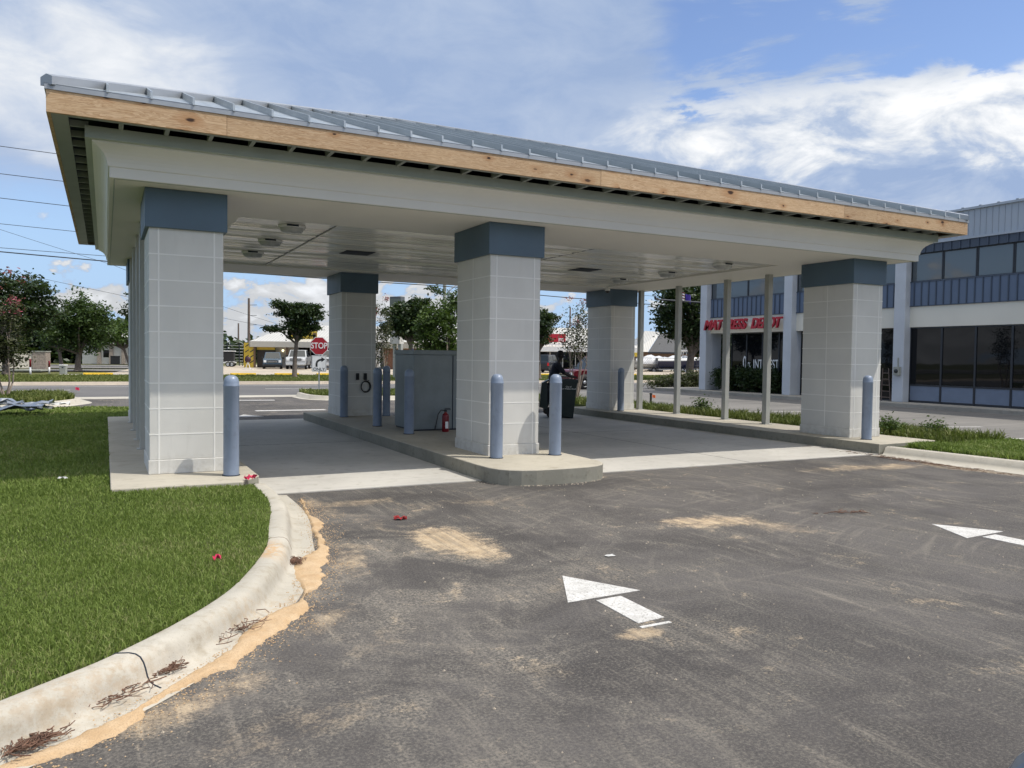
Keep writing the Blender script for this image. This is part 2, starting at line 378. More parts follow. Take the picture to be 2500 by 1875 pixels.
def wood(name,tint):
    m,t=new_mat(name); v=t.coord('Object')
    oi=t.new('ShaderNodeObjectInfo')
    cmb=t.new('ShaderNodeVectorMath'); cmb.operation='ADD'; t.link(v,cmb.inputs[0])
    cx=t.new('ShaderNodeCombineXYZ'); t.link(t.math('MULTIPLY',oi.outputs['Random'],50),cx.inputs[0]); t.link(t.math('MULTIPLY',oi.outputs['Random'],31),cx.inputs[2]); t.link(cx.outputs[0],cmb.inputs[1])
    vv=cmb.outputs[0]
    g=t.noise(t.mapping(vv,(.9,6,16)),1.4,4,.55,1.6)
    wv=t.math('FRACT',t.math('MULTIPLY',g,9.))
    fine=t.noise(t.mapping(vv,(3,60,140)),1.,3)
    c=t.mix(t.ramp(wv,.15,.95),tuple(x*1.08 for x in tint),tuple(x*f for x,f in zip(tint,(.66,.54,.42))))
    c=t.mix(t.ramp(fine,.35,.7,0,.28),c,tuple(x*.6 for x in tint))
    c=t.mix(t.ramp(t.noise(vv,.9,3),.35,.7,0,.35),c,tuple(x*f for x,f in zip(tint,(1.12,1.12,1.05))))
    # knots
    sp=t.new('ShaderNodeSeparateXYZ'); t.link(vv,sp.inputs[0]); cb=t.new('ShaderNodeCombineXYZ'); t.link(t.math('MULTIPLY',t.math('ADD',sp.outputs[0],sp.outputs[1]),2.4),cb.inputs[0]); t.link(t.math('MULTIPLY',sp.outputs[2],4.2),cb.inputs[1])
    vo=t.new('ShaderNodeTexVoronoi'); vo.voronoi_dimensions='2D'; vo.inputs['Scale'].default_value=1.; t.link(cb.outputs[0],vo.inputs['Vector'])
    sc_=t.new('ShaderNodeSeparateColor'); t.link(vo.outputs['Color'],sc_.inputs[0]); on=t.ramp(sc_.outputs[0],.48,.50); vd=t.math('MULTIPLY',t.math('ADD',vo.outputs['Distance'],t.math('MULTIPLY',t.math('SUBTRACT',g,.5),.25)),t.math('ADD',t.math('MULTIPLY',sc_.outputs[1],1.3),.55))
    k=t.math('MULTIPLY',t.ramp(vd,.10,.04),on)
    h=t.math('MULTIPLY',t.ramp(vd,.40,.07,0,.7),on)
    c=t.mix(h,c,tuple(x*f for x,f in zip(tint,(.70,.52,.38)))); c=t.mix(k,c,(.05,.025,.016))
    hs=t.new('ShaderNodeHueSaturation'); t.link(c,hs.inputs['Color'])
    t.link(t.math('ADD',t.math('MULTIPLY',oi.outputs['Random'],.3),.85),hs.inputs['Value'])
    t.link(hs.outputs[0],t.b.inputs['Base Color']); t.b.inputs['Roughness'].default_value=.7; t.b.inputs['Specular IOR Level'].default_value=.25
    t.link(t.bump(fine,.25,.003),t.b.inputs['Normal']); M[name]=m
wood('pine_fascia',(.54,.385,.24))
def glassmat(name,col,rough,spec,wave=.0):
    m,t=new_mat(name); v=t.coord('Object')
    t.b.inputs['Base Color'].default_value=(*col,1); t.b.inputs['Roughness'].default_value=rough
    t.b.inputs['Specular IOR Level'].default_value=spec
    if wave: t.link(t.bump(t.noise(v,.7,2),wave,.05),t.b.inputs['Normal'])
    M[name]=m
glassmat('glass_dark',(.006,.007,.009),.02,.3,.03)
glassmat('glass_upper',(.075,.09,.10),.03,1.,.06)
def ceilmat():
    m,t=new_mat('ceiling_vinyl'); v=t.coord('Object')
    c=t.mix(t.ramp(t.noise(v,.8,3),.3,.7),(.68,.67,.61),(.74,.73,.67))
    t.link(c,t.b.inputs['Base Color'])
    t.b.inputs['Roughness'].default_value=.13; t.b.inputs['Specular IOR Level'].default_value=.6
    t.link(t.bump(t.noise(t.mapping(v,(.5,5,1)),1.,2),.12,.02),t.b.inputs['Normal']); M['ceiling_vinyl']=m
ceilmat()
def roofmat():
    m,t=new_mat('roof_metal'); v=t.coord('Object')
    n=t.noise(v,3,4); s=t.noise(t.mapping(v,(9,.6,1)),1.2,4)
    c=t.mix(t.ramp(s,.3,.7),(.31,.345,.36),(.40,.435,.45)); t.link(c,t.b.inputs['Base Color'])
    t.b.inputs['Metallic'].default_value=.55; t.link(t.ramp(n,.3,.7,.28,.42),t.b.inputs['Roughness']); M['roof_metal']=m
roofmat()
mk('flashing',(.33,.35,.37),.4,metal=.4,var=.04)
def paintmark():
    m,t=new_mat('road_paint'); v=t.coord('Object'); n=t.noise(v,9,6,.65); g=t.noise(v,70,3)
    c=t.mix(t.ramp(n,.3,.7),(.46,.45,.42),(.60,.59,.56)); c=t.mix(t.ramp(g,.52,.66,0,.7),c,(.2,.19,.17))
    c=t.mix(t.ramp(n,.62,.78,0,.5),c,(.42,.38,.30))
    t.link(c,t.b.inputs['Base Color']); t.b.inputs['Roughness'].default_value=.75; M['road_paint']=m
paintmark()
def sheathing():
    m,t=new_mat('yellow_sheathing'); v=t.coord('Object'); c=t.mix(t.ramp(t.noise(v,1,3),.3,.7),(.52,.36,.03),(.62,.45,.05))
    t.link(c,t.b.inputs['Base Color']); t.b.inputs['Roughness'].default_value=.5; M['yellow_sheathing']=m
sheathing()
def metal_sheet():
    m,t=new_mat('white_metal_roof'); v=t.coord('Object')
    w=t.new('ShaderNodeTexWave'); w.bands_direction='X'; w.inputs['Scale'].default_value=.9; t.link(v,w.inputs['Vector'])
    c=t.mix(t.ramp(w.outputs['Fac'],.0,.12),(.33,.32,.29),(.52,.505,.46))
    c=t.mix(t.ramp(t.noise(v,.5,4),.4,.75,0,.4),c,(.42,.40,.35))
    t.link(c,t.b.inputs['Base Color']); t.b.inputs['Roughness'].default_value=.45; M['white_metal_roof']=m
metal_sheet()

# ------------------------------------------------------------------ camera
CAM=Vector((-0.4642,-10.2562,1.6458)); yaw,pit,rol,FPX=0.4791,-0.0341,0.0126,1912.9
fwd=Vector((math.sin(yaw)*math.cos(pit),math.cos(yaw)*math.cos(pit),math.sin(pit)))
rt0=Vector((math.cos(yaw),-math.sin(yaw),0)); up0=rt0.cross(fwd)
rt=rt0*math.cos(rol)+up0*math.sin(rol); upv=-rt0*math.sin(rol)+up0*math.cos(rol)
cam=bpy.data.cameras.new('camera'); co=bpy.data.objects.new('camera',cam); COL.objects.link(co)
co.matrix_world=Matrix(((rt.x,upv.x,-fwd.x,CAM.x),(rt.y,upv.y,-fwd.y,CAM.y),(rt.z,upv.z,-fwd.z,CAM.z),(0,0,0,1)))
cam.sensor_fit='HORIZONTAL'; cam.sensor_width=36; cam.lens=36*FPX/2500; cam.clip_start=.05; cam.clip_end=3000
S.camera=co

# ------------------------------------------------------------------ light and sky
KX,KY=.45,.34
sund=Vector((KX,-KY,1)).normalized(); elev=math.asin(sund.z); azim=math.atan2(sund.x,sund.y)
sl=bpy.data.lights.new('sun','SUN'); sl.energy=3.3; sl.angle=math.radians(.55); sl.color=(1,.95,.87)
so=bpy.data.objects.new('sun',sl); COL.objects.link(so); so.location=(8,-8,30)
so.rotation_euler=(-sund).to_track_quat('-Z','Y').to_euler()
W=bpy.data.worlds.new('World'); S.world=W; W.use_nodes=True
class WT(NT):
    def __init__(s,w): s.t=w.node_tree; s.n=s.t.nodes; s.l=s.t.links
t=WT(W); t.n.clear()
sky=t.new('ShaderNodeTexSky'); sky.sky_type='NISHITA'; sky.sun_disc=False; sky.sun_elevation=elev; sky.sun_rotation=azim
sky.air_density=1.; sky.dust_density=.2; sky.ozone_density=3.
d=t.coord('Generated')
sx=t.new('ShaderNodeSeparateXYZ'); t.link(d,sx.inputs[0]); X,Y,Z=sx.outputs
az=t.math('MULTIPLY',t.math('ARCTAN2',X,Y),180/PI); el=t.math('MULTIPLY',t.math('ARCSINE',Z),180/PI)
ae=t.new('ShaderNodeCombineXYZ'); t.link(az,ae.inputs[0]); t.link(el,ae.inputs[1]); AE=ae.outputs[0]
# cloud-plane coordinates: clouds shrink towards the horizon
zz=t.math('ADD',t.math('MAXIMUM',Z,0.),.10)
cp=t.new('ShaderNodeCombineXYZ'); t.link(t.math('DIVIDE',X,zz),cp.inputs[0]); t.link(t.math('DIVIDE',Y,zz),cp.inputs[1]); CP=cp.outputs[0]
nA=t.noise(CP,.55,6,.58,.5)                 # broad deck
nB=t.noise(t.mapping(AE,(.11,.30,1)),1.,7,.58,.25)     # wisps and lumps
nC=t.noise(t.mapping(AE,(.26,.42,1),(3.1,7.7,0)),1.,7,.56,.35)   # small cumulus near the horizon
nD=t.noise(t.mapping(AE,(.16,.34,1),(11,5,0)),1.,8,.6,.4)
def G(c,r,h=0.): return t.blob(AE,c,r,h)
def SUM(*a):
    s=a[0]
    for b in a[1:]: s=t.math('ADD',s,b)
    return s
def SC(a,k): return t.math('MULTIPLY',a,k)
# upper blue gap (right) and lower blue gap (left)
nE=t.noise(t.mapping(AE,(.07,.42,1),(5,2,0)),1.,8,.62,.8)      # streaky cirrus
nw=SC(t.math('SUBTRACT',nB,.5),2.)
dD=SC(t.math('SUBTRACT',nD,.5),7.); dE=SC(t.math('SUBTRACT',nE,.5),8.)
gapR=t.math('MULTIPLY',t.ramp(SUM(az,dE),34.5,40.5),t.ramp(SUM(el,dD),17.2,18.8))
gapR=t.math('MULTIPLY',gapR,t.ramp(SUM(nE,SC(t.math('SUBTRACT',nB,.5),.7)),.76,.44))
gapS=t.math('MULTIPLY',G((40.4,17.2),(3.6,1.5,8),.1),t.ramp(nD,.50,.40))
low=t.ramp(SUM(el,SC(dD,.5)),13.,9.)
lowL=t.math('MULTIPLY',low,t.ramp(az,16.,8.))
lowM=t.ramp(SUM(el,SC(dD,.25)),8.6,6.4)
cover=SUM(1.25,SC(gapR,-1.3),SC(gapS,-1.3),SC(lowL,-1.15),SC(lowM,-1.25),SC(nw,.6))
deck=t.ramp(cover,-.05,1.15)
# cumulus near the horizon
cu=t.ramp(SUM(nC,SC(t.ramp(el,7.5,2.5),.17),SC(t.ramp(az,24.,36.),-.08),-.05),.53,.60)
cu=t.math('MULTIPLY',cu,t.ramp(el,10.,7.5))
# brightness of the deck: white at upper left and in the right bank, blue-grey in the middle
wr=t.math('MULTIPLY',t.ramp(az,26.,44.),t.ramp(SUM(el,SC(t.math('SUBTRACT',nD,.5),6.)),20.,16.5))
wl=G((-1.,17.),(15.,9.,0),.15)
br=SUM(SC(t.math('MULTIPLY',t.ramp(az,30.,46.),t.ramp(SUM(el,dD),16.,10.5)),-.42),SC(wr,.62),SC(wl,.52),SC(t.math('MULTIPLY',t.math('SUBTRACT',nD,.5),SUM(SC(wr,1.6),.9)),1.),SC(t.math('SUBTRACT',nB,.5),.35),SC(t.math('SUBTRACT',nA,.5),.6),.10)
br=t.math('MULTIPLY',br,1.,True)
cc=t.new('ShaderNodeValToRGB'); e=cc.color_ramp.elements
e[0].position=0.; e[0].color=(.335,.445,.665,1); e[1].position=1.; e[1].color=(1.05,1.05,1.05,1)
x=e.new(.35); x.color=(.46,.555,.73,1); x=e.new(.65); x.color=(.76,.80,.86,1)
t.link(br,cc.inputs[0])
white=t.ramp(nC,.50,.72,.62,.92)
cuc=t.new('ShaderNodeCombineXYZ'); t.link(t.math('MULTIPLY',white,.97),cuc.inputs[0]); t.link(white,cuc.inputs[1]); t.link(t.math('MULTIPLY',white,1.04),cuc.inputs[2])
colr=t.mix(cu,cc.outputs[0],cuc.outputs[0])
# added unseen white cloud glow round the sun, behind the camera, to brighten shade
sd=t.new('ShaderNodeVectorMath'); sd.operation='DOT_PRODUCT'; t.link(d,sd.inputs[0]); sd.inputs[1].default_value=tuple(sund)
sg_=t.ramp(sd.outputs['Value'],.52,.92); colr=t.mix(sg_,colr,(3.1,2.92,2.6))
fac=t.math('MAXIMUM',deck,cu)
bg1=t.new('ShaderNodeBackground'); bg2=t.new('ShaderNodeBackground')
hs=t.new('ShaderNodeHueSaturation',_Saturation=1.0,_Value=1.36,_Hue=.508); t.link(sky.outputs[0],hs.inputs['Color']); t.link(t.mix(t.ramp(el,16.,2.,0,.85),hs.outputs[0],(3.3,4.9,7.4)),bg1.inputs[0]); bg1.inputs[1].default_value=.10
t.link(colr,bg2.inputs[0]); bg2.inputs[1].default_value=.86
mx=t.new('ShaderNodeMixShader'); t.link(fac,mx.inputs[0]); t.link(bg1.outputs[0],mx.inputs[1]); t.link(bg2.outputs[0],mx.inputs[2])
wo=t.new('ShaderNodeOutputWorld'); t.link(mx.outputs[0],wo.inputs[0])
S.view_settings.view_transform='Standard'; S.view_settings.look='None'; S.view_settings.exposure=.26; S.view_settings.gamma=1
S.cycles.max_bounces=8; S.cycles.diffuse_bounces=4

# ------------------------------------------------------------------ ground and pavements
def sheet(name, pts, z, mat, th=0.):
    b=MB()
    if th: b.prism(pts,z-th,z)
    else: b.poly([(p[0],p[1],z) for p in pts])
    o=b.build(name,mat); return tag(o,kind='structure')
sheet('ground',[(-900,-900),(1200,-900),(1200,1200),(-900,1200)],-.03,M['verge_grass'])
sheet('asphalt_driveway',[(-60,-40),(15.2,-40),(15.2,-2),(14.9,9),(14.3,21.3),(-60,21.3)],0,M['asphalt_sandy'])
sheet('parking_lot',[(15.2,-40),(25.5,-40),(25.5,22.5),(14.25,22.5),(14.9,9),(15.2,-2)],.002,M['asphalt_lot'])
sheet('street',[(-300,22.2),(400,22.2),(400,33.6),(-300,33.6)],.0,M['asphalt_road'])
sheet('gutter',[(-40,20.7),(14.3,20.7),(14.3,22.15),(-40,22.15)],.004,M['curb_concrete'])
b=MB(); b.extr([(33.65,.0),(34.1,.01),(34.25,.13),(34.5,.15),(34.5,-.1),(33.65,-.1)],-300,400)
o=b.build('far_curb',M['far_curb']); o.rotation_euler=(0,0,PI/2); o.data.transform(Matrix.Scale(-1,4,(0,1,0))); o.data.flip_normals(); tag(o,kind='structure')
sheet('grass_verge',[(-300,34.5),(400,34.5),(400,47.6),(-300,47.6)],.13,M['dry_verge'],.2)
sheet('lot_pavement',[(-3.2,47.6),(300,47.6),(300,92),(60,100),(20,108),(1.5,70),(.2,56)],.14,M['lot_concrete'],.2)
sheet('side_road',[(-200,64),(1.2,64),(1.6,72),(-200,72)],.05,M['asphalt_lot'])
sheet('side_road',[(-200,80),(3,78),(6,100),(-200,104)],.05,M['asphalt_lot'])
# lane line on the street
for k in range(-6,9):
    x0=k*12.2+6.3; b=MB(); b.box((x0,28.2,.0),(x0+4.1,28.32,.005)); tag(b.build('lane_line',M['road_paint']),kind='structure')
b=MB(); b.box((-200,31.9,0),(300,32.0,.005)); tag(b.build('edge_line',M['road_paint']),kind='structure')
# lawn at left (raised), with its curb
def catmull(P,n=8):
    P=[Vector((*p,0)) for p in P]; out=[]
    for i in range(len(P)-1):
        p0,p1,p2,p3=P[max(i-1,0)],P[i],P[i+1],P[min(i+2,len(P)-1)]
        for k in range(n):
            u=k/n
            out.append(.5*((2*p1)+(p2-p0)*u+(2*p0-5*p1+4*p2-p3)*u*u+(3*p1-p0-3*p2+p3)*u**3))
    out.append(P[-1]); return out
backL=catmull([(-12,-9.4),(-5,-8.6),(-2.6,-7.45),(-1.4,-6.72),(-.68,-6.17),(-.41,-5.93),(-.07,-5.53),(.22,-5.09),(.47,-4.52),(.66,-3.95),(.79,-3.3),(.94,-2.55),(1.02,-1.9),(1.04,-.97)],10)
CP_=[(0,.15),(.02,.158),(.08,.162),(.115,.158),(.14,.145),(.158,.12),(.17,.09),(.18,.055),(.195,.03),(.22,.018),(.27,.011),(.37,.004)]
def curb(name,path,prof,side=1,lab=None):
    b=MB(); n=len(prof)
    vs=[]
    for i,p in enumerate(path):
        tn=(path[min(i+1,len(path)-1)]-path[max(i-1,0)]).normalized(); nr=Vector((tn.y,-tn.x,0))*side
        for o_,z in prof: 
            q=p+nr*o_; vs.append((q.x,q.y,z))
    fs=[]
    for i in range(len(path)-1):
        for k in range(n-1):
            fs.append((i*n+k,i*n+k+1,(i+1)*n+k+1,(i+1)*n+k))
    b.add(vs,fs,0,True)
    # end caps
    for i in (0,len(path)-1):
        ring=[vs[i*n+k] for k in range(n)]; ring=[(ring[0][0],ring[0][1],-.05)]+ring+[(ring[-1][0],ring[-1][1],-.05)]
        b.poly(ring)
    o=b.build(name,M['curb_concrete'],fix=False)
    return tag(o,kind='structure')
co_=curb('curb',backL,CP_); co_.data.materials[0]=M['curb_stained']
# dark saw joint across the curb
b=MB()
j=backL[len(backL)//13*5-6]; 
jp=[];tn=None
ji=min(range(len(backL)),key=lambda i:(backL[i]-Vector((-.44,-5.95,0))).length)
tn=(backL[ji+1]-backL[ji-1]).normalized(); nr=Vector((tn.y,-tn.x,0))
for o_,z in CP_[:-1]:
    q=backL[ji]+nr*o_+tn*(.03*math.sin(o_*9)); jp.append((q.x,q.y,z+.001))
b.tube(jp,.0042,5); tag(b.build('curb_joint',M['vent_dark']),kind='structure')
ji=min(range(len(backL)),key=lambda i:(backL[i]-Vector((.70,-3.75,0))).length); tn=(backL[ji+1]-backL[ji-1]).normalized(); nr=Vector((tn.y,-tn.x,0)); b=MB()
b.tube([(*(backL[ji]+nr*o_)[:2],z+.0005) for o_,z in CP_[:8]],.002,5); tag(b.build('curb_joint',M['wood_post']),kind='structure')
lawn_poly=[(p.x,p.y) for p in backL]+[(1.02,-.955),(-.42,-.955),(-.42,9.6),(.2,9.9),(.2,13.6),(-3.4,14.1),(-30,14.4),(-60,-9.4)]
sheet('lawn_ground',lawn_poly,.145,M['turf_soil'],.2)
# left far island with curb
islL=catmull([(-30,14.9),(-8,15.2),(-4.2,15.35),(-3.08,15.7),(-2.39,15.95),(-1.6,16.6),(-1.1,17.5),(-.85,18.6),(-1.2,20.6)],8)
isl_in=[]
for i,p in enumerate(islL):
    tn=(islL[min(i+1,len(islL)-1)]-islL[max(i-1,0)]).normalized(); isl_in.append(p+Vector((-tn.y,tn.x,0))*.5)
curb('curb',isl_in,[(0,.15),(.12,.155),(.17,.14),(.2,.02),(.5,.004)])
sheet('island_ground',[(p.x,p.y) for p in isl_in]+[(-1.7,21.9),(-60,21.9),(-60,15.4)],.146,M['verge_grass'],.2)
# right far island with the stop sign
islR=catmull([(6.0,21.2),(5.95,20.2),(6.0,19.0),(6.4,18.1),(7.2,17.75),(9.5,17.3),(12,16.8),(13.2,16.6),(14.2,17.4),(14.4,19)],8)
isr_in=[]
for i,p in enumerate(islR):
    tn=(islR[min(i+1,len(islR)-1)]-islR[max(i-1,0)]).normalized(); isr_in.append(p+Vector((-tn.y,tn.x,0))*.45)
curb('curb',isr_in,[(0,.15),(.12,.155),(.17,.14),(.2,.02),(.45,.004)])
sheet('island_ground',[(p.x,p.y) for p in isr_in]+[(14,21.9),(6.5,21.9)],.146,M['verge_grass'],.2)
# canopy slab, pads, island
sheet('concrete_slab',[(1.02,-.88),(11.9,-.96),(11.9,9.95),(1.02,9.95)],.012,M['slab_concrete'],.1)
b=MB(); b.box((1.0,4.3,.0),(3.95,4.312,.0135)); b.box((5.7,4.3,.0),(11.7,4.312,.0135)); b.box((8.7,-.9,0),(8.712,9.9,.0132))
tag(b.build('slab_joint',M['vent_dark']),kind='structure')
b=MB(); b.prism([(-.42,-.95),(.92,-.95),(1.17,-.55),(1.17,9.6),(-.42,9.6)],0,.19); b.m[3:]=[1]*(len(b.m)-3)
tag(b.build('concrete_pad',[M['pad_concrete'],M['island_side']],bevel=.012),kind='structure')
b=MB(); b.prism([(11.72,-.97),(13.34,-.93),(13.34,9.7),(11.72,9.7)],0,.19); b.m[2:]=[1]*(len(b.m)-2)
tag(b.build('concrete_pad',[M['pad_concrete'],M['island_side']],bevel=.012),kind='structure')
isl=[(5.72,9.6),(3.95,9.6),(3.95,-.75)]
for k in range(1,12):
    a=PI+PI*k/12; c_,s_=math.cos(a),math.sin(a)
    isl.append((4.835+.885*math.copysign(abs(c_)**.62,c_),-.75-.78*abs(s_)**.62))
isl.append((5.72,-.75))
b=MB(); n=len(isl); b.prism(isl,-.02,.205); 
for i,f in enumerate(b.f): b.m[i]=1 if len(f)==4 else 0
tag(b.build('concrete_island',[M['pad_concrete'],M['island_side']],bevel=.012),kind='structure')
# right curb and gutter
cr=catmull([(11.98,-13),(12.05,-8),(12.02,-5),(11.95,-3.3),(11.84,-1.9),(11.78,-.99)],8)
b_in=[p+Vector((.24,0,0)) for p in cr]
curb('curb',b_in,[(0,.14),(.12,.145),(.18,.13),(.22,.05),(.26,.012),(.62,.004)],-1)
sheet('grass_strip_ground',[(p.x,p.y) for p in b_in]+[(13.36,-.96),(13.36,9.75),(13.5,16.6),(14.2,16.6),(14.6,9),(15.0,-.2),(15.3,-4),(15.3,-13)],.125,M['turf_soil'],.2)
# store-front walk
b=MB(); b.box((25.3,-30,-.05),(28.4,23.0,.15)); tag(b.build('sidewalk',M['sidewalk'],bevel=.02),kind='structure')
# arrows and stall lines
def mark(name,pts,z=.004):
    b=MB(); b.prism(pts,z-.003,z); return tag(b.build(name,M['road_paint']),kind='structure')
mark('arrow_head',[(2.59,-5.24),(2.90,-5.79),(2.29,-5.81)]); mark('arrow_shaft',[(2.49,-5.85),(2.70,-5.84),(2.69,-6.33),(2.47,-6.35)]); mark('arrow_shaft',[(2.44,-6.40),(2.67,-6.40),(2.67,-6.43),(2.44,-6.43)])
mark('arrow_head',[(7.0,-5.2),(7.33,-5.72),(6.71,-5.75)]); mark('arrow_shaft',[(6.9,-5.78),(7.12,-5.77),(7.13,-6.3),(6.9,-6.32)])
mark('arrow_head',[(2.85,11.9),(3.25,11.1),(2.5,11.1)]); mark('stop_bar',[(3.4,13.1),(5.4,13.0),(5.4,13.35),(3.4,13.45)])
mark('stop_bar',[(1.6,19.0),(4.9,18.4),(4.95,18.75),(1.65,19.35)])
for k in range(7):
    y0=-8.4+k*2.9; mark('stall_line',[(15.7,y0+.06),(19.6,y0-1.1),(19.6,y0-1.2),(15.7,y0-.06)],.007)
# orange sand along the gutter
sp=[(2.0,-.1)]
outer=[(-3.0,-7.95),(-1.5,-7.15),(-.84,-6.70),(-.58,-6.60),(-.40,-6.45),(-.23,-6.31),(-.05,-6.13),(.11,-5.96),(.28,-5.74),(.51,-5.50),(.70,-5.17),(.87,-4.70),(1.05,-4.38),(1.16,-3.8),(1.31,-3.15),(1.42,-2.36),(1.50,-1.3)]
inner=[(-2.6,-7.7),(-1.4,-7.05),(-.80,-6.60),(-.61,-6.53),(-.46,-6.42),(-.31,-6.26),(-.18,-6.11),(-.03,-5.94),(.14,-5.74),(.24,-5.54),(.29,-5.38),(.34,-5.19),(.42,-5.11),(.56,-5.12),(.68,-4.97),(.74,-4.75),(.75,-4.35),(.79,-4.07),(.93,-3.86),(1.08,-3.75),(1.19,-3.34),(1.3,-2.61),(1.38,-2.1),(1.47,-1.45)]
def resamp(P,n):
    d=[0]
    for p,q in zip(P,P[1:]): d.append(d[-1]+(q-p).length)
    out=[];j=0
    for i in range(n):
        u=d[-1]*i/(n-1)
        while j<len(P)-2 and d[j+1]<u: j+=1
        out.append(P[j].lerp(P[j+1],min(1,(u-d[j])/max(1e-9,d[j+1]-d[j]))))
    return out
NS=420; oc=resamp(catmull(outer,12),NS); ic0=resamp(catmull(inner,12),NS)
ic=[min(ic0[max(0,i-40):i+41],key=lambda p:(p-oc[i]).length) for i in range(NS)]
ic=[sum((ic[k] for k in range(max(0,i-3),min(NS,i+4))),Vector())/(min(NS,i+4)-max(0,i-3)) for i in range(NS)]
b=MB(); vs=[]; N=9; jo=ji_=0
for i,(p,q) in enumerate(zip(ic,oc)):
    jo=.90*jo+rnd.gauss(0,.011); ji_=.85*ji_+rnd.gauss(0,.006)
    dr_=(q-p).normalized() if (q-p).length>1e-4 else Vector((1,0,0)); wd=(q-p).length
    for k in range(N):
        u=k/(N-1); w=p.lerp(q,u)+dr_*(jo*u*u+ji_*(1-u)**2+.03*u*math.sin(i*.11))
        h=.013+min(.016,wd*.10)*math.sin(PI*u)**.7*(.7+.3*math.sin(i*.13+u*5))+rnd.uniform(-.0015,.0015) if 0<k<N-1 else -.004
        vs.append((w.x,w.y,h))
fs=[]
for i in range(NS-1):
    for k in range(N-1): fs.append((i*N+k,i*N+k+1,(i+1)*N+k+1,(i+1)*N+k))
b.add(vs,fs,0,True); tag(b.build('sand',M['orange_sand']),kind='stuff')

b=MB(); r=random.Random(21)
for k in range(5200):
    i=r.randrange(4,NS-2); o_=oc[i]; p_=ic[i]; d_=(o_-p_); d_=d_.normalized() if d_.length>1e-4 else Vector((1,0,0))
    if r.random()<.72: w=o_+d_*(r.expovariate(14)-.02); z=.002
    else: w=p_-d_*(r.expovariate(30)-.01); z=.012
    q=r.choice((.002,.003,.004,.006)); x,y=w.x+r.gauss(0,.02),w.y+r.gauss(0,.02)
    b.add([(x-q,y,z),(x,y-q,z),(x+q,y+q*.4,z),(x,y,z+q*.9)],[(0,1,3),(1,2,3),(2,0,3)])
tag(b.build('sand_grains',M['orange_sand'],fix=False),kind='stuff')
# ------------------------------------------------------------------ grass blades
def pip(P,x,y):
    P=np.array(P); ins=np.zeros(len(x),bool); n=len(P); j=n-1
    for i in range(n):
        xi,yi=P[i]; xj,yj=P[j]
        c=((yi>y)!=(yj>y))&(x<(xj-xi)*(y-yi)/((yj-yi) if yj!=yi else 1e-9)+xi); ins^=c; j=i
    return ins
def blades(name,poly,box,n,h0,h1,w,z,mat,seed,dens=None,label=None,segs=2,holes=()):
    r=np.random.default_rng(seed); x0,x1,y0,y1=box
    x=r.uniform(x0,x1,n); y=r.uniform(y0,y1,n)
    k=pip(poly,x,y)
    for hh in holes: k&=~pip(hh,x,y)
    if dens is not None: k&=r.random(n)<dens(x,y)
    x=x[k];y=y[k];n=len(x)
    D=np.hypot(x-CAM.x,y-CAM.y)
    wid=w*np.clip(D/6,1,4)*r.uniform(.7,1.3,n); h=r.uniform(h0,h1,n)*(1+.25*np.sin(x*3.1+y*1.7)*np.cos(y*2.3-x))
    a=r.uniform(0,2*PI,n); la=r.uniform(0,2*PI,n); ln=h*r.uniform(.15,1.05,n)
    dx,dy=np.cos(a)*wid/2,np.sin(a)*wid/2; lx,ly=np.cos(la)*ln,np.sin(la)*ln
    V=np.empty((n,5,3)); 
    V[:,0]=np.stack([x-dx,y-dy,np.full(n,z)],1); V[:,1]=np.stack([x+dx,y+dy,np.full(n,z)],1)
    V[:,2]=np.stack([x+dx*.8+lx*.35,y+dy*.8+ly*.35,z+h*.62],1); V[:,3]=np.stack([x-dx*.8+lx*.35,y-dy*.8+ly*.35,z+h*.62],1)
    V[:,4]=np.stack([x+lx,y+ly,z+h*np.clip(1.05-ln/h*.35,.5,1)],1)
    me=bpy.data.meshes.new(name); me.vertices.add(n*5); me.vertices.foreach_set('co',V.ravel())
    base=(np.arange(n)*5)[:,None]
    L=np.concatenate([base+np.array([0,1,2,3]),base+np.array([3,2,4])],1).ravel()
    me.loops.add(len(L)); me.loops.foreach_set('vertex_index',L.astype(np.int32))
    me.polygons.add(2*n); st=np.empty(2*n,np.int32); st[0::2]=np.arange(n)*7; st[1::2]=np.arange(n)*7+4
    me.polygons.foreach_set('loop_start',st); me.materials.append(mat); me.update(calc_edges=True); me.validate()
    o=bpy.data.objects.new(name,me); COL.objects.link(o); return tag(o,kind='stuff')
def dn(k): return lambda x,y: np.clip((k/np.hypot(x-CAM.x,y-CAM.y))**1.6,0,1)
lp=lawn_poly
padL=[(-.40,-.95),(1.2,-.95),(1.2,9.6),(-.40,9.6)]
blades('lawn_grass',lp,(-3.4,1.06,-7.4,-.7),360000,.024,.056,.0055,.14,M['blade_lawn'],1,dn(4.6))
blades('lawn_grass',lp,(-4.5,.3,-.95,14.2),200000,.03,.08,.007,.14,M['blade_lawn'],2,dn(9))
blades('lawn_grass',lp,(-16,-3.4,-9.4,14.2),90000,.04,.09,.012,.14,M['blade_lawn'],3,dn(9))
ilp=[(p.x,p.y) for p in isl_in]+[(-1.7,21.8),(-60,21.8),(-60,15.4)]
blades('island_grass',ilp,(-9,-.8,15.2,21.9),26000,.08,.24,.010,.14,M['blade_verge'],4)
irp=[(p.x,p.y) for p in isr_in]+[(14,21.8),(6.5,21.8)]
blades('island_grass',irp,(5.9,14.4,16.8,21.9),26000,.05,.18,.010,.14,M['blade_verge'],5)
rsp=[(12.15,-13),(12.25,-5),(12.1,-1.2),(13.37,-.98),(13.37,9.75),(13.5,16.6),(14.2,16.6),(14.6,9),(15.0,-.2),(15.3,-4),(15.3,-13)]
blades('strip_grass',rsp,(12,15.3,-7,-.9),60000,.06,.13,.008,.12,M['blade_lawn'],6,dn(13))
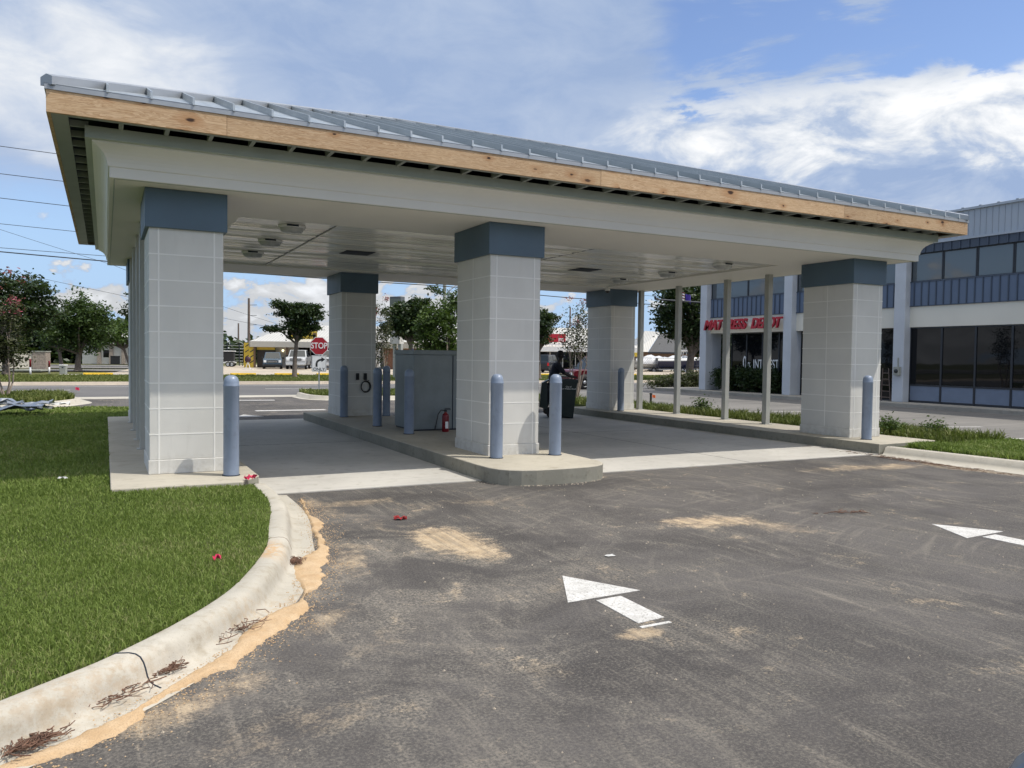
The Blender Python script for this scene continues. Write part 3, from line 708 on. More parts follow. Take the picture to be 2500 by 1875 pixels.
blades('strip_grass',rsp,(13.3,15.2,-1.2,16.6),42000,.08,.30,.008,.12,M['blade_verge'],7,dn(14))
blades('verge_grass',[(-300,34.6),(400,34.6),(400,47.5),(-300,47.5)],(-8,70,34.6,47.5),90000,.05,.13,.012,.13,M['blade_verge'],8)

# ------------------------------------------------------------------ canopy
PZ=.19; w_,d_=.834,1.19; zc,zt=3.13,3.572
XB,XC,YE=4.487,12.13,8.02
canopy=thing('drive_through_canopy','grey drive through canopy with metal hip roof, raw pine fascia and six block columns','canopy',(0,0,0))
def column(cx,cy,label):
    b=MB(); b.box((cx,cy,PZ+.17),(cx+w_,cy+d_,zc+.01)); b.box((cx-.012,cy-.012,PZ),(cx+w_+.012,cy+d_+.012,PZ+.17))
    c=b.build('column',M['column_block'],canopy,bevel=.006,seg=1); c['label']=label
    j=MB(); e=.0025; hw=.007
    zs=[PZ+.17+k*(zc-PZ-.17)/9 for k in range(1,9)]
    for z in zs:
        j.box((cx-e,cy-e,z-hw),(cx+w_+e,cy+d_+e,z+hw))
    for x in (cx+.105,cx+w_-.105):
        j.box((x-.009,cy-e-.001,PZ+.175),(x+.009,cy+d_+e+.001,zc-.002))
        j.box((x-.009,cy-e-.0125,PZ+.005),(x+.009,cy+d_+e+.0125,PZ+.165))
    j.box((cx-e-.001,cy+d_/2-.006,PZ+.175),(cx+w_+e+.001,cy+d_/2+.006,zc-.002))
    j.build('mortar',M['column_joint'],c)
    k=MB(); k.box((cx-.043,cy-.043,zc),(cx+w_+.043,cy+d_+.043,zt+.02))
    k.build('capital',M['slate_blue'],c,bevel=.006,seg=1)
column(0,0,'front left block column'); column(XB,0,'front middle block column on the island nose'); column(XC,0,'front right block column')
column(0,YE,'rear left block column'); column(XB,YE,'rear middle block column with cable coil'); column(XC,YE,'rear right block column')
for x,ys in ((.06,(2.79,4.24,6.01,7.82)),(12.99,(2.93,4.34,6.28,8.05))):
    for y in ys:
        if x>5: x=12.93+(y-2.9)*.05
        b=MB(); s_=.065; b.box((x-s_,y-s_,PZ+.012),(x+s_,y+s_,3.60)); b.box((x-.11,y-.10,PZ),(x+.11,y+.10,PZ+.012))
        b.build('steel_post',M['post_gray'],canopy,bevel=.008,seg=1)
x0,x1,y0,y1=-.413,13.47,-.376,9.59
ZK=3.594
def sweep(prof,name,mat,inner=None):
    b=MB(); n=len(prof); R=[]
    for o_,z in prof:
        R.append([(x0-o_,y0-o_,z),(x1+o_,y0-o_,z),(x1+o_,y1+o_,z),(x0-o_,y1+o_,z)])
    vs=[p for g in R for p in g]; fs=[]
    for i in range(n-1):
        for k in range(4): fs.append((i*4+k,i*4+(k+1)%4,(i+1)*4+(k+1)%4,(i+1)*4+k))
    b.add(vs,fs); return b.build(name,mat,canopy,fix=False)
cove=[(.018,3.722),(.022,3.76),(.034,3.80),(.055,3.84),(.085,3.875),(.125,3.905),(.17,3.93)]
sweep([(0,ZK),(0,3.708),(.014,3.712),(.018,3.722)]+cove[1:]+[(.17,3.948)],'cornice',M['cornice_paint'])
sweep([(.17,3.948),(.235,3.95),(.235,4.075)],'crown_board',M['cornice_primer'])
# underside of the beams: a ring
ix0,ix1,iy0,iy1=1.24,11.78,1.53,7.74
b=MB()
O=[(x0,y0),(x1,y0),(x1,y1),(x0,y1)]; I=[(ix0,iy0),(ix1,iy0),(ix1,iy1),(ix0,iy1)]
for k in range(4):
    k2=(k+1)%4; b.quad((*O[k],ZK),(*I[k],ZK),(*I[k2],ZK),(*O[k2],ZK)); b.quad((*I[k],ZK),(*I[k],ZK+.05),(*I[k2],ZK+.05),(*I[k2],ZK))
b.build('beam_soffit',M['cornice_paint'],canopy,fix=False)
b=MB()
for k in range(4):
    k2=(k+1)%4; p,q=O[k],O[k2]
    r=.05; sgn=[(r,r),(-r,r),(-r,-r),(r,-r)]
    P=[(p[0]+sgn[k][0],p[1]+sgn[k][1]),(q[0]+sgn[k2][0],q[1]+sgn[k2][1])]
    b.tube([(*P[0],ZK-.001),(*P[1],ZK-.001)],.006,6)
b.build('drip_groove',M['cornice_primer'],canopy)
# ceiling planks, each with its own slight tilt
b=MB(); zz_=ZK+.038; pw=.1; y=iy0-.02; k=0
while y<iy1:
    ye=min(y+pw,iy1+.02); ta=rnd.gauss(0,.0030); tb=rnd.gauss(0,.0030)
    for xa,xb in ((ix0-.02,2.685),(2.70,7.42),(7.435,ix1+.02)):
        t2=rnd.gauss(0,.0012)
        b.add([(xa,y,zz_+.004),(xb,y,zz_+.004),(xb,y+.006,zz_+ta+t2),(xa,y+.006,zz_+ta),(xb,ye-.004,zz_+tb+t2),(xa,ye-.004,zz_+tb),(xb,ye,zz_+.004),(xa,ye,zz_+.004)],
              [(0,3,2,1)[::-1],(3,5,4,2),(5,7,6,4)],0)
    y+=pw; k+=1
b.build('ceiling',M['ceiling_vinyl'],canopy,fix=False)
for xs_ in (2.683,7.418):
    b=MB(); b.box((xs_,iy0,zz_-.004),(xs_+.019,iy1,zz_+.02)); b.build('ceiling_seam',M['frame_dark'],canopy)
b=MB(); b.box((2.703,iy0,zz_-.012),(2.72,iy1,zz_+.02))
for a_,c_ in (((ix0-.0,iy0),(ix1,iy0+.012)),((ix0,iy1-.02),(ix1,iy1)),((ix1-.02,iy0+.02),(ix1,iy1-.03)),((ix0,iy0+.02),(ix0+.02,iy1-.03))):
    b.box((*a_,zz_-.012),(*c_,zz_+.02))
b.build('ceiling_trim',M['cornice_paint'],canopy)
for hx in (3.6,8.82):
    b=MB(); b.box((hx,4.40,zz_-.010),(hx+.56,4.96,zz_-.003)); b.box((hx+.03,4.43,zz_-.0135),(hx+.53,4.93,zz_-.0105))
    f=b.build('ceiling_hatch',M['vent_dark'],canopy)
# roof
ex0,ex1,ey0,ey1=-1.0,14.02,-1.006,10.0; zf0,zf1=4.062,4.297; SL=.333; ze=4.345
half=(ey1-ey0)/2; hz=ze+SL*half
ra,rb=(ex0+half,ey0+half),(ex1-half,ey0+half)
b=MB()
C4=[(ex0,ey0),(ex1,ey0),(ex1,ey1),(ex0,ey1)]
b.poly([(*C4[0],ze),(*C4[1],ze),(*rb,hz),(*ra,hz)]); b.poly([(*C4[1],ze),(*C4[2],ze),(*rb,hz)])
b.poly([(*C4[2],ze),(*C4[3],ze),(*ra,hz),(*rb,hz)]); b.poly([(*C4[3],ze),(*C4[0],ze),(*ra,hz)])
def slope_pt(A,dr,nr,s,h,up=0.): return (A[0]+dr[0]*s+nr[0]*h,A[1]+dr[1]*s+nr[1]*h,ze+SL*h+up)
seamb=MB(); clos=MB()
for A,dr,nr,L in ((C4[0],(1,0),(0,1),ex1-ex0),(C4[1],(0,1),(-1,0),ey1-ey0),(C4[2],(-1,0),(0,-1),ex1-ex0),(C4[3],(0,-1),(1,0),ey1-ey0)):
    s=.57 if L>12 else .5
    prev=None
    while s<L-.15:
        h=min(s,L-s,half)-.10
        if h>.12:
            wv=.011; H=.075
            P=[slope_pt(A,dr,nr,s-wv,-.012,-.004),slope_pt(A,dr,nr,s+wv,-.012,-.004),slope_pt(A,dr,nr,s+wv,h),slope_pt(A,dr,nr,s-wv,h),
               slope_pt(A,dr,nr,s-wv,-.004,H),slope_pt(A,dr,nr,s+wv,-.004,H),slope_pt(A,dr,nr,s+wv,h,H),slope_pt(A,dr,nr,s-wv,h,H)]
            seamb.add(P,[(0,3,2,1),(4,5,6,7),(0,1,5,4),(1,2,6,5),(2,3,7,6),(3,0,4,7)])
            if prev is not None:   # closure strip between two seams under the hip or ridge cap
                ps,ph=prev; q=[slope_pt(A,dr,nr,ps+wv,ph,.001),slope_pt(A,dr,nr,s-wv,h,.001),slope_pt(A,dr,nr,s-wv,h,H),slope_pt(A,dr,nr,ps+wv,ph,H)]
                clos.poly(q)
            prev=(s,h)
        s+=.416
rf=b.build('roof',M['roof_metal'],canopy)
seamb.build('standing_seam',M['roof_metal'],rf); clos.build('seam_closure',M['flashing'],rf,fix=False)
b=MB()
def cap(p,q,wd=.075):
    p,q=Vector(p),Vector(q); tn=(q-p).normalized(); s_=tn.cross(Vector((0,0,1))).normalized()*wd; u=Vector((0,0,.092))
    dn_=Vector((0,0,-.03))
    b.add([p+u,q+u,q+s_+u+dn_,p+s_+u+dn_,p-s_+u+dn_,q-s_+u+dn_,p+u+dn_*1.6,q+u+dn_*1.6],[(0,1,2,3),(0,4,5,1)])
    sk=Vector((0,0,-.085)); b.add([p+s_+u+dn_,q+s_+u+dn_,q+s_+u+dn_+sk,p+s_+u+dn_+sk,p-s_+u+dn_,q-s_+u+dn_,q-s_+u+dn_+sk,p-s_+u+dn_+sk,p+u],[(0,1,2,3),(4,7,6,5),(8,0,3,7,4)])
cap((*ra,hz),(*rb,hz))
for c4,r_ in zip(C4,(ra,rb,rb,ra)):
    dv=(Vector((*c4,ze))-Vector((*r_,hz))).normalized(); e_=Vector((*c4,ze))-dv*.03; cap(e_,(*r_,hz))
b.build('ridge_cap',M['flashing'],rf,fix=False)
# drip edge, fascia boards, soffit
fx0,fx1,fy0,fy1=-.983,14.0,-.995,9.99
b=MB()
for a_,c_ in (((ex0+.004,ey0+.003),(ex1-.004,fy0+.012)),((ex0+.004,fy1-.02),(ex1-.004,ey1-.003)),((ex0+.004,fy0+.02),(fx0+.02,fy1-.02)),((fx1-.02,fy0+.02),(ex1-.004,fy1-.02))):
    b.box((*a_,zf1-.008),(*c_,ze-.002))
b.build('drip_edge',M['flashing'],canopy)
js=[fx0,.745,5.71,10.64,11.46,fx1]
for a_,c_ in zip(js,js[1:]):
    b=MB(); b.box((a_+.0015,fy0+rnd.uniform(0,.003),zf0),(c_-.0015,fy0+.038,zf1)); f=b.build('fascia_board',M['pine_fascia'],canopy,bevel=.0015,seg=1)
for a_,c_ in ((fy0+.04,4.4),(4.404,fy1-.04)):
    for xa in (fx0,fx1-.038):
        b=MB(); b.box((xa,a_,zf0),(xa+.038,c_,zf1)); b.build('fascia_board',M['pine_fascia'],canopy,bevel=.0015,seg=1)
for a_,c_ in zip(js,js[1:]):
    b=MB(); b.box((a_+.0015,fy1-.038,zf0),(c_-.0015,fy1,zf1)); b.build('fascia_board',M['pine_fascia'],canopy,bevel=.0015,seg=1)
# soffit: outer board, cross bars, dark space above
b=MB(); sw=.115; zs0,zs1=zf0+.004,zf0+.022
Xa,Xb,Ya,Yb=fx0+.04,fx1-.04,fy0+.04,fy1-.04
cxa,cxb,cya,cyb=x0-.2,x1+.2,y0-.2,y1+.2
swl=.15
b.box((Xa,Ya,zs0),(Xb,Ya+.075,zs1)); b.box((Xa,Yb-.075,zs0),(Xb,Yb,zs1)); b.box((Xa,Ya+.076,zs0),(Xa+swl,Yb-.076,zs1)); b.box((Xb-swl,Ya+.076,zs0),(Xb,Yb-.076,zs1))
y=Ya+.42
while y<Yb-.3:
    b.box((Xa+swl+.001,y,zs0),(cxa,y+.028,zs1+.05)); b.box((cxb,y,zs0),(Xb-swl-.001,y+.028,zs1+.05)); y+=.452
x=Xa+.62
while x<Xb-.3:
    b.box((x,Ya+.076,zs0),(x+.045,cya,zs1+.05)); b.box((x,cyb,zs0),(x+.045,Yb-.076,zs1+.05)); x+=.452
b.build('soffit',M['soffit_board'],canopy)
b=MB(); b.box((Xa+.005,Ya+.005,zf0+.13),(Xb-.005,Yb-.005,zf0+.15)); 
b.build('soffit_vent',M['vent_dark'],canopy)

# ceiling lights and the camera dome
def ceiling_light(x,y,label):
    o=thing('ceiling_light',label,'ceiling light',(x,y,zz_-.012),0,'surface lights under the canopy ceiling')
    b=MB(); b.lathe([(.0,.012),(.20,.012),(.205,0),(.205,-.03),(.19,-.035)],n=28); b.build('housing',M['white_paint'],o)
    b=MB(); b.lathe([(.185,-.030),(.17,-.075),(.135,-.10),(.05,-.108),(.0,-.11)],n=28); b.build('lens',M['light_lens'],o)
    b=MB(); b.box((-.12,-.2085,-.028),(.06,-.2,.0)); b.build('bracket',M['vent_dark'],o)
ds=(zz_-1.6458-.06)/(3.7-1.6458)
for (x,y,l) in ((2.27,2.92,'round ceiling light over the left lane, nearest of its three'),(2.26,4.78,'round ceiling light over the left lane, middle of its three'),(2.26,6.71,'round ceiling light over the left lane, farthest of its three'),
              (11.63,3.01,'round ceiling light over the right lane edge, nearest of its three'),(11.7,5.03,'round ceiling light over the right lane edge, middle of its three'),(11.69,7.02,'round ceiling light over the right lane edge, farthest of its three')):
    ceiling_light(CAM.x+(x-CAM.x)*ds,CAM.y+(y-CAM.y)*ds,l)
o=thing('security_camera','white dome security camera under the ceiling by the rear right column','camera',(11.95,7.95,ZK))
b=MB(); b.lathe([(0,-.0),(.075,-.0),(.075,-.06),(.06,-.07)],n=18); b.build('mount',M['white_paint'],o)
b=MB(); b.lathe([(.058,-.065),(.055,-.09),(.035,-.12),(0,-.13)],n=18); b.build('dome',M['black_plastic'],o)

# bollards
def bollard_mesh(o):
    b=MB(); r=.091; b.lathe([(r,0),(r,1.065),(r+.0025,1.068),(r+.0025,1.08),(r,1.085),(r*.985,1.115),(r*.93,1.145),(r*.80,1.172),(r*.60,1.189),(r*.35,1.199),(0,1.202)],n=28)
    b.build('sleeve',M['bollard_blue'],o)
    b=MB(); b.lathe([(r+.012,0),(r+.012,.008),(r,.012)],n=24); b.build('base_ring',M['vent_dark'],o)
bl=[(.87,-.42,'blue bollard standing in front of the front left column'),(4.49,-.26,'left of the two blue bollards on the rounded island nose'),(5.46,-.26,'right of the two blue bollards on the rounded island nose'),
    (12.2,-.32,'blue bollard standing in front of the front right column'),(12.34,7.78,'blue bollard in front of the rear right column'),(4.47,7.72,'shaded bollard by the left edge of the rear middle column'),
    (4.47,5.19,'shaded bollard left of the grey cabinet, in front of another bollard'),(5.51,7.76,'shaded bollard beside the rear middle column, half hidden by a nearer one'),(4.52,3.45,'shaded bollard at the front corner of the grey cabinet')]
pr=None
for x,y,l in bl:
    if pr is None: pr=thing('bollard',l,'bollard',(x,y,PZ),0,'blue bollards around the canopy'); bollard_mesh(pr)
    else:
        c=copy_tree(pr); c.location=(x,y,PZ+(.014 if 4<x<6 else 0)); c['label']=l
# cabinet
o=thing('equipment_cabinet','tall grey metal cabinet on the island behind the middle column','cabinet',(4.77,3.89,PZ+.014))
b=MB(); b.box((0,0,.03),(.92,1.1,1.47)); b.build('body',M['cabinet_gray'],o,bevel=.008,seg=1)
b=MB(); b.box((-.015,-.015,1.472),(.935,1.115,1.56)); b.build('lid',M['cabinet_gray'],o,bevel=.008,seg=1)
b=MB(); b.box((.02,.02,0),(.90,1.08,.03)); b.build('plinth',M['frame_dark'],o)
b=MB(); b.box((.80,-.012,.03),(.812,-.0,1.46)); b.build('conduit',M['vent_dark'],o)
o=thing('fire_extinguisher','red fire extinguisher standing on the island against the grey cabinet','extinguisher',(5.31,3.60,PZ+.014))
b=MB(); b.lathe([(0,0),(.06,0),(.065,.012),(.065,.30),(.058,.335),(.03,.36),(.022,.38)],n=18); b.build('cylinder',M['red_gloss'],o)
b=MB(); b.box((-.03,-.067,.07),(.03,-.062,.2)); b.build('label_plate',M['ivory_text'],o)
b=MB(); b.box((-.02,-.02,.38),(.02,.02,.42)); b.box((-.02,-.05,.42),(.09,.01,.432)); b.box((-.02,-.05,.445),(.08,.01,.457)); b.build('valve',M['black_plastic'],o)
b=MB(); b.tube([(-.02,0,.41),(-.10,-.02,.42),(-.17,-.04,.34),(-.20,-.05,.22),(-.22,-.05,.12)],.010,8); b.tube([(-.22,-.05,.13),(-.235,-.05,.06)],.015,8); b.build('hose',M['black_plastic'],o)
# outlet boxes and cable coil on the rear middle column
for x,l in ((4.87,'left black outlet box on the rear middle column'),(5.06,'right black outlet box with cable hanging from it')):
    o=thing('outlet_box',l,'outlet box',(x,YE-.001,1.14)); b=MB(); b.box((-.035,-.05,-.08),(.035,0,.08)); b.build('housing',M['black_plastic'],o,bevel=.006)
    b=MB(); b.box((-.02,-.056,-.05),(.02,-.05,.05)); b.build('cover',M['rubber'],o)
b=MB()
for k in range(3):
    ph=[(5.06+.105*(1+.05*k)*math.sin(a*2*PI/28)+.006*k,YE-.03-.012*k,.90+.125*(1+.04*k)*math.cos(a*2*PI/28)) for a in range(29)]; b.tube(ph,.011,6)
b.tube([(5.06,YE-.03,1.07),(5.09,YE-.04,1.03),(5.15,YE-.04,1.05)],.009,6)
tag(b.build('cable_coil',M['black_plastic']),'coil of black cable hanging under the outlet boxes','cable')

# ------------------------------------------------------------------ text helper
def text_mesh(name, body, size, mat, parent, loc, rot, ext=.004, shear=0., sx=1., align='CENTER', spacing=1.):
    cu=bpy.data.curves.new(name,'FONT'); cu.body=body; cu.size=size; cu.extrude=ext; cu.align_x=align; cu.align_y='CENTER'; cu.shear=shear; cu.space_character=spacing
    cu.offset=size*(.028 if mat is M['red_sign'] else .012)
    tmp=bpy.data.objects.new(name+'_tmp',cu); COL.objects.link(tmp)
    bpy.context.view_layer.update()
    me=bpy.data.meshes.new_from_object(tmp.evaluated_get(bpy.context.evaluated_depsgraph_get()))
    bpy.data.objects.remove(tmp); me.name=name; me.materials.clear(); me.materials.append(mat)
    o=bpy.data.objects.new(name,me); COL.objects.link(o); o.parent=parent; o.location=loc; o.rotation_euler=rot; o.scale=(sx,1,1)
    return o

# ------------------------------------------------------------------ trees
def leaf_mesh(name, centers, n_each, spread, size, mat, parent, seed, flat=.5, aspect=1.6, squash=.8):
    r=np.random.default_rng(seed); C=np.repeat(np.array(centers,float),n_each,0); n=len(C)
    sp=spread if np.isscalar(spread) else np.repeat(np.array(spread),n_each)[:,None]
    P=C+r.normal(0,1,(n,3))*np.array([1,1,squash])*sp*.5
    nr=r.normal(0,1,(n,3)); nr[:,2]=np.abs(nr[:,2])+flat; nr/=np.linalg.norm(nr,axis=1)[:,None]
    a=r.normal(0,1,(n,3)); a-=nr*np.sum(a*nr,1)[:,None]; a/=np.linalg.norm(a,axis=1)[:,None]; b=np.cross(nr,a)
    s=size*r.uniform(.6,1.35,n)[:,None]
    V=np.empty((n,4,3)); V[:,0]=P-a*s*.5*aspect; V[:,1]=P-b*s*.42+nr*s*.1; V[:,2]=P+a*s*.5*aspect; V[:,3]=P+b*s*.42+nr*s*.1
    me=bpy.data.meshes.new(name); me.vertices.add(n*4); me.vertices.foreach_set('co',V.ravel())
    me.loops.add(n*4); me.loops.foreach_set('vertex_index',np.arange(n*4,dtype=np.int32))
    me.polygons.add(n); me.polygons.foreach_set('loop_start',np.arange(n,dtype=np.int32)*4)
    me.materials.append(mat); me.update(calc_edges=True)
    o=bpy.data.objects.new(name,me); COL.objects.link(o); o.parent=parent; return o
def tree(name,label,loc,blobs,trunk_h,trunk_r,mat,leaf=.16,ncl=150,per=26,spread=.5,seed=1,stems=1,bark='bark',group=None,lean=0.,flowers=None,cat='tree',flat=.5,squash=.8,hollow=.55):
    """blobs: (x,y,z,rx,ry,rz) crown ellipsoids in local coordinates"""
    R=random.Random(seed); o=thing(name,label,cat,loc,0,group)
    vol=[b_[3]*b_[4]*b_[5] for b_ in blobs]; tot=sum(vol); cen=[]
    for b_,v_ in zip(blobs,vol):
        for _ in range(max(4,int(ncl*v_/tot))):
            while True:
                p=Vector((R.gauss(0,1),R.gauss(0,1),R.gauss(0,1)))
                if p.length>.01: break
            p.normalize(); rr=(hollow+(1-hollow)*R.random())*R.uniform(.86,1.1)
            cen.append((b_[0]+p.x*b_[3]*rr,b_[1]+p.y*b_[4]*rr,b_[2]+p.z*b_[5]*rr))
    sp=[spread*R.uniform(.6,1.3) for _ in cen]
    leaf_mesh('crown',cen,per,sp,leaf,mat,o,seed,flat,squash=squash)
    b=MB(); cz=sum(b_[2]*v_ for b_,v_ in zip(blobs,vol))/tot; cxm=sum(b_[0]*v_ for b_,v_ in zip(blobs,vol))/tot
    for s in range(stems):
        a=2*PI*s/max(1,stems)+.6; off=Vector((math.cos(a),math.sin(a),0))*(trunk_r*2.6 if stems>1 else 0)
        top=Vector((cxm*.6+lean,0,trunk_h))+off*(5 if stems>1 else 0); mid=top*.5+Vector((R.uniform(-.06,.06),R.uniform(-.06,.06),0))+off*.8
        b.tube([off*.9+Vector((0,0,-.05)),off+Vector((0,0,.12)),mid,top],[trunk_r*1.7,trunk_r*1.1,trunk_r*.9,trunk_r*.75],9)
        for _ in range(max(3,int(16/stems))):
            c=Vector(R.choice(cen)); m=top.lerp(c,.5)+Vector((R.uniform(-.15,.15),R.uniform(-.15,.15),.15))
            b.tube([top-Vector((0,0,R.uniform(0,trunk_h*.12))),m,c],[trunk_r*.55,trunk_r*.33,trunk_r*.1],6,cap=False)
    b.build('trunk',M[bark],o)
    if flowers:
        leaf_mesh('blossom',flowers[0],flowers[1],flowers[2],leaf*.8,M[flowers[3]],o,seed+5)
    return o
# left side
tree('crepe_myrtle','crepe myrtle with pink blossom and thin bare stems at the left edge',(-3.2,18.4,.15),[(-.1,0,2.0,.50,.5,.75),(.15,.1,1.45,.42,.4,.5),(-.45,0,1.6,.5,.5,.6),(.1,0,2.6,.32,.3,.4)],1.1,.028,M['leaf_olive'],.065,190,26,.26,11,4,'bark_smooth',
     flowers=([(-.25,-.1,2.62),(.0,-.2,2.7),(.36,-.1,2.72),(-.5,0,2.55),(.2,0,2.98),(.28,0,3.08),(.1,0,3.02),(.33,.1,2.95)],30,.16,'petal_pink'))
tree('broad_tree','large dark evergreen tree behind the brick sign at the left edge',(-6.3,51.2,.13),[(0,0,4.3,3.0,2.6,2.2),(-1.8,0,5.2,2.2,2,1.5),(1.2,0,5.5,1.7,1.6,1.1),(2.0,0,4.3,1.5,1.4,.8),(.9,0,3.2,1.6,1.5,.9)],2.2,.2,M['leaf_dark'],.17,330,34,.65,12,
     flowers=([(-1,-2.2,6.6),(.4,-1.8,6.5),(1.1,-1.4,6.1),(-.2,-2.4,5.6),(.6,-2.1,4.9)],24,.4,'petal_rose'),squash=.5)
tree('shade_tree','mid green shade tree on the verge behind the white utility box',(-2.5,65.1,.1),[(.3,0,4.3,1.9,1.7,1.8),(-.9,0,3.5,1.5,1.4,1.4),(1.3,0,3.6,1.5,1.4,1.5),(.0,0,5.6,.9,.9,1.0),(2.0,0,4.8,.7,.7,.7),(.8,0,2.3,1.3,1.2,.8),(-1.6,0,2.6,1.3,1.2,.9)],1.4,.24,M['leaf_mid'],.17,330,32,.55,13)
tree('small_tree','small dark tree with thin trunk left of the shade tree',(-4.9,93,.05),[(0,0,4.0,2.4,2.2,2.2),(-1.8,0,4.6,1.9,1.8,1.7),(1.2,0,3.2,1.6,1.5,1.2)],1.6,.2,M['leaf_dark'],.24,150,26,.8,14)
tree('layered_tree','dark layered tree whose left branches show beside the rear left column',(3.2,56.5,.13),[(0,0,5.2,2.2,2,1.5),(-1.4,0,5.8,1.3,1.2,.5),(-1.9,0,4.6,1.0,.9,.4),(.8,0,4,1.8,1.6,1)],2.4,.18,M['leaf_dark'],.17,170,30,.5,15,squash=.4)
tree('young_tree','yellow green tree in front of the far white houses at left',(2.0,88,.1),[(0,0,3.6,2.4,2,1.3),(-2.4,0,3.3,2.0,1.8,1.2)],2.0,.16,M['leaf_bright'],.24,120,24,.7,16)
# middle gap
tree('layered_tree','dark layered tree standing alone in front of the white roofed shop',(10.68,42.5,.13),[(.25,0,4.25,1.5,1.3,.75),(-1.0,0,4.75,.75,.7,.28),(1.0,0,4.65,.75,.7,.4),(-1.25,0,3.15,.8,.7,.26),(1.2,0,3.35,.75,.7,.32),(.2,0,3.35,1.0,.9,.5),(.0,0,2.75,.55,.5,.3),(1.5,0,4.0,.45,.4,.2),(.5,0,2.85,.6,.5,.25)],2.5,.155,M['leaf_dark'],.125,330,34,.36,17,squash=.42,hollow=.3)
tree('crepe_myrtle','slender crepe myrtle with one red blossom tip right of the rear middle column',(10.2,22.4,.15),[(-.1,0,2.0,.42,.4,1.0),(.05,0,3.0,.26,.26,.75),(-.2,0,3.4,.22,.2,.4)],1.0,.022,M['leaf_olive'],.06,120,18,.26,18,3,'bark_smooth',
     flowers=([(.12,0,4.02),(.08,-.03,3.9),(.16,0,3.95),(-.3,0,3.5),(-.32,0,3.3)],26,.13,'petal_rose'))
tree('layered_tree','dark layered tree in front of the tall grey pylon sign',(16.55,36.4,.13),[(0,0,4.0,1.6,1.4,.9),(.7,0,4.75,1.1,1.0,.45),(-.9,0,4.4,.8,.7,.45),(-.8,0,3.2,1.0,.9,.6),(.4,0,3.0,1.3,1.2,.5),(1.6,0,5.7,.6,.5,.25)],2.3,.17,M['leaf_dark'],.14,280,32,.42,19,squash=.45,hollow=.35)
tree('crepe_myrtle','bright green bushy tree showing left of the front middle column',(13.15,23.2,.15),[(0,0,2.6,1.0,.9,1.1),(.5,0,3.5,.7,.6,.7),(-.4,0,3.1,.7,.6,.7),(.9,0,4.2,.5,.5,.5),(-.5,0,1.9,.7,.6,.6),(.5,0,1.7,.8,.8,.6)],1.0,.05,M['leaf_bright'],.10,260,30,.34,20,3,'bark_smooth')
# B-F gap
tree('round_tree','dark round tree just right of the front middle column',(26.6,37.8,.13),[(0,0,3.9,1.25,1.2,1.0),(.8,0,4.4,.6,.6,.35),(.0,0,3.0,1.0,.9,.6),(-.6,0,4.6,.9,.8,.5)],2.0,.17,M['leaf_dark'],.14,170,30,.42,21,squash=.5)
tree('crepe_myrtle','flowering crepe myrtle with several bare stems behind the green bin',(13.95,12.7,.13),[(-.1,0,2.1,.42,.5,.8),(.3,0,2.4,.45,.45,.8),(.35,0,3.1,.36,.4,.45),(-.35,0,3.1,.13,.16,.45)],1.4,.024,M['leaf_olive'],.055,150,13,.26,22,5,'bark_smooth',
     flowers=([(-.33,0,3.55),(.15,0,3.4),(.3,-.1,3.5),(.45,0,3.35),(.0,-.1,2.75),(-.1,0,2.65),(.5,0,3.6)],26,.15,'petal_rose'))
# F-C gap
tree('live_oak','big dark oak between the boats and the blue shop building',(38.0,35.2,.1),[(0,0,5.2,2.8,2.5,2.1),(-1.5,0,4.4,1.6,1.5,1.4),(-.6,0,6.6,2.0,1.8,1.2),(1.8,0,5.0,2,1.8,1.8),(-1.0,0,3.1,1.2,1.1,.7),(.8,0,3.3,1.5,1.4,.8)],2.0,.32,M['leaf_dark'],.18,400,34,.6,23)
tree('live_oak','dark oak seen through the corner of the blue shop building',(42.0,35.6,.1),[(0,0,4.0,2.6,2.4,2.0),(-.6,0,2.6,2.4,1.6,1.3),(.5,0,1.2,2.2,1.2,.9)],1.8,.28,M['leaf_dark'],.2,230,30,.65,24)
def shrub(name,label,loc,blobs,mat,leaf,ncl,per,spread,seed,tr=.03):
    o=tree(name,label,loc,blobs,.12 if tr<.01 else .3,tr,mat,leaf,ncl,per,spread,seed,3,'bark',cat='shrub',hollow=.25); return o
shrub('juniper_shrub','spreading juniper shrub at the left corner of the blue shop',(28.5,24.5,.0),[(0,0,.42,1.6,.9,.48),(-1.4,.2,.25,.9,.7,.30),(1.3,0,.5,1.2,.8,.5)],M['leaf_olive'],.09,300,26,.3,31)
for i,(x,y,l) in enumerate(((26.4,18.7,'leafy dark bush under the shop window, leftmost of three'),(26.5,17.3,'leafy dark bush under the shop window, middle of three'),(26.5,15.9,'leafy dark bush under the shop window, rightmost of three'))):
    shrub('leafy_bush',l,(x,y,.15),[(0,0,.55,.45,.8,.55),(0,.3,.75,.4,.6,.4)],M['leaf_dark'],.085,150,28,.26,33+i)
for i,(x,y,h,l) in enumerate(((13.7,.3,.42,'tall weed clump by the right pad corner'),(14.2,-.35,.36,'feathery weed clump on the right grass strip'),(14.1,6.4,.5,'weed clump between the steel posts by the survey stake'))):
    shrub('weed_clump',l,(x,y,.12),[(0,0,h*.5,.22,.2,h*.5)],M['leaf_bright'],.04,60,12,.16,40+i,.004)
for i,(x,l,sd) in enumerate(((31,'',0),)): pass
# far woods
r=random.Random(5); cen=[]
for k in range(520):
    u=r.random(); x=-60+u*150; y=158-x*.28+r.uniform(-6,6); cen.append((x,y,r.uniform(.6,4.3)+1.4*math.sin(x*.16)*math.sin(x*.047+1)))
for k in range(160):
    x=-16+r.random()*20; cen.append((x,122+r.uniform(-3,3),r.uniform(.5,5.2)))
o=leaf_mesh('distant_woods',cen,46,2.4,.85,M['leaf_dark'],None,77); tag(o,kind='stuff')

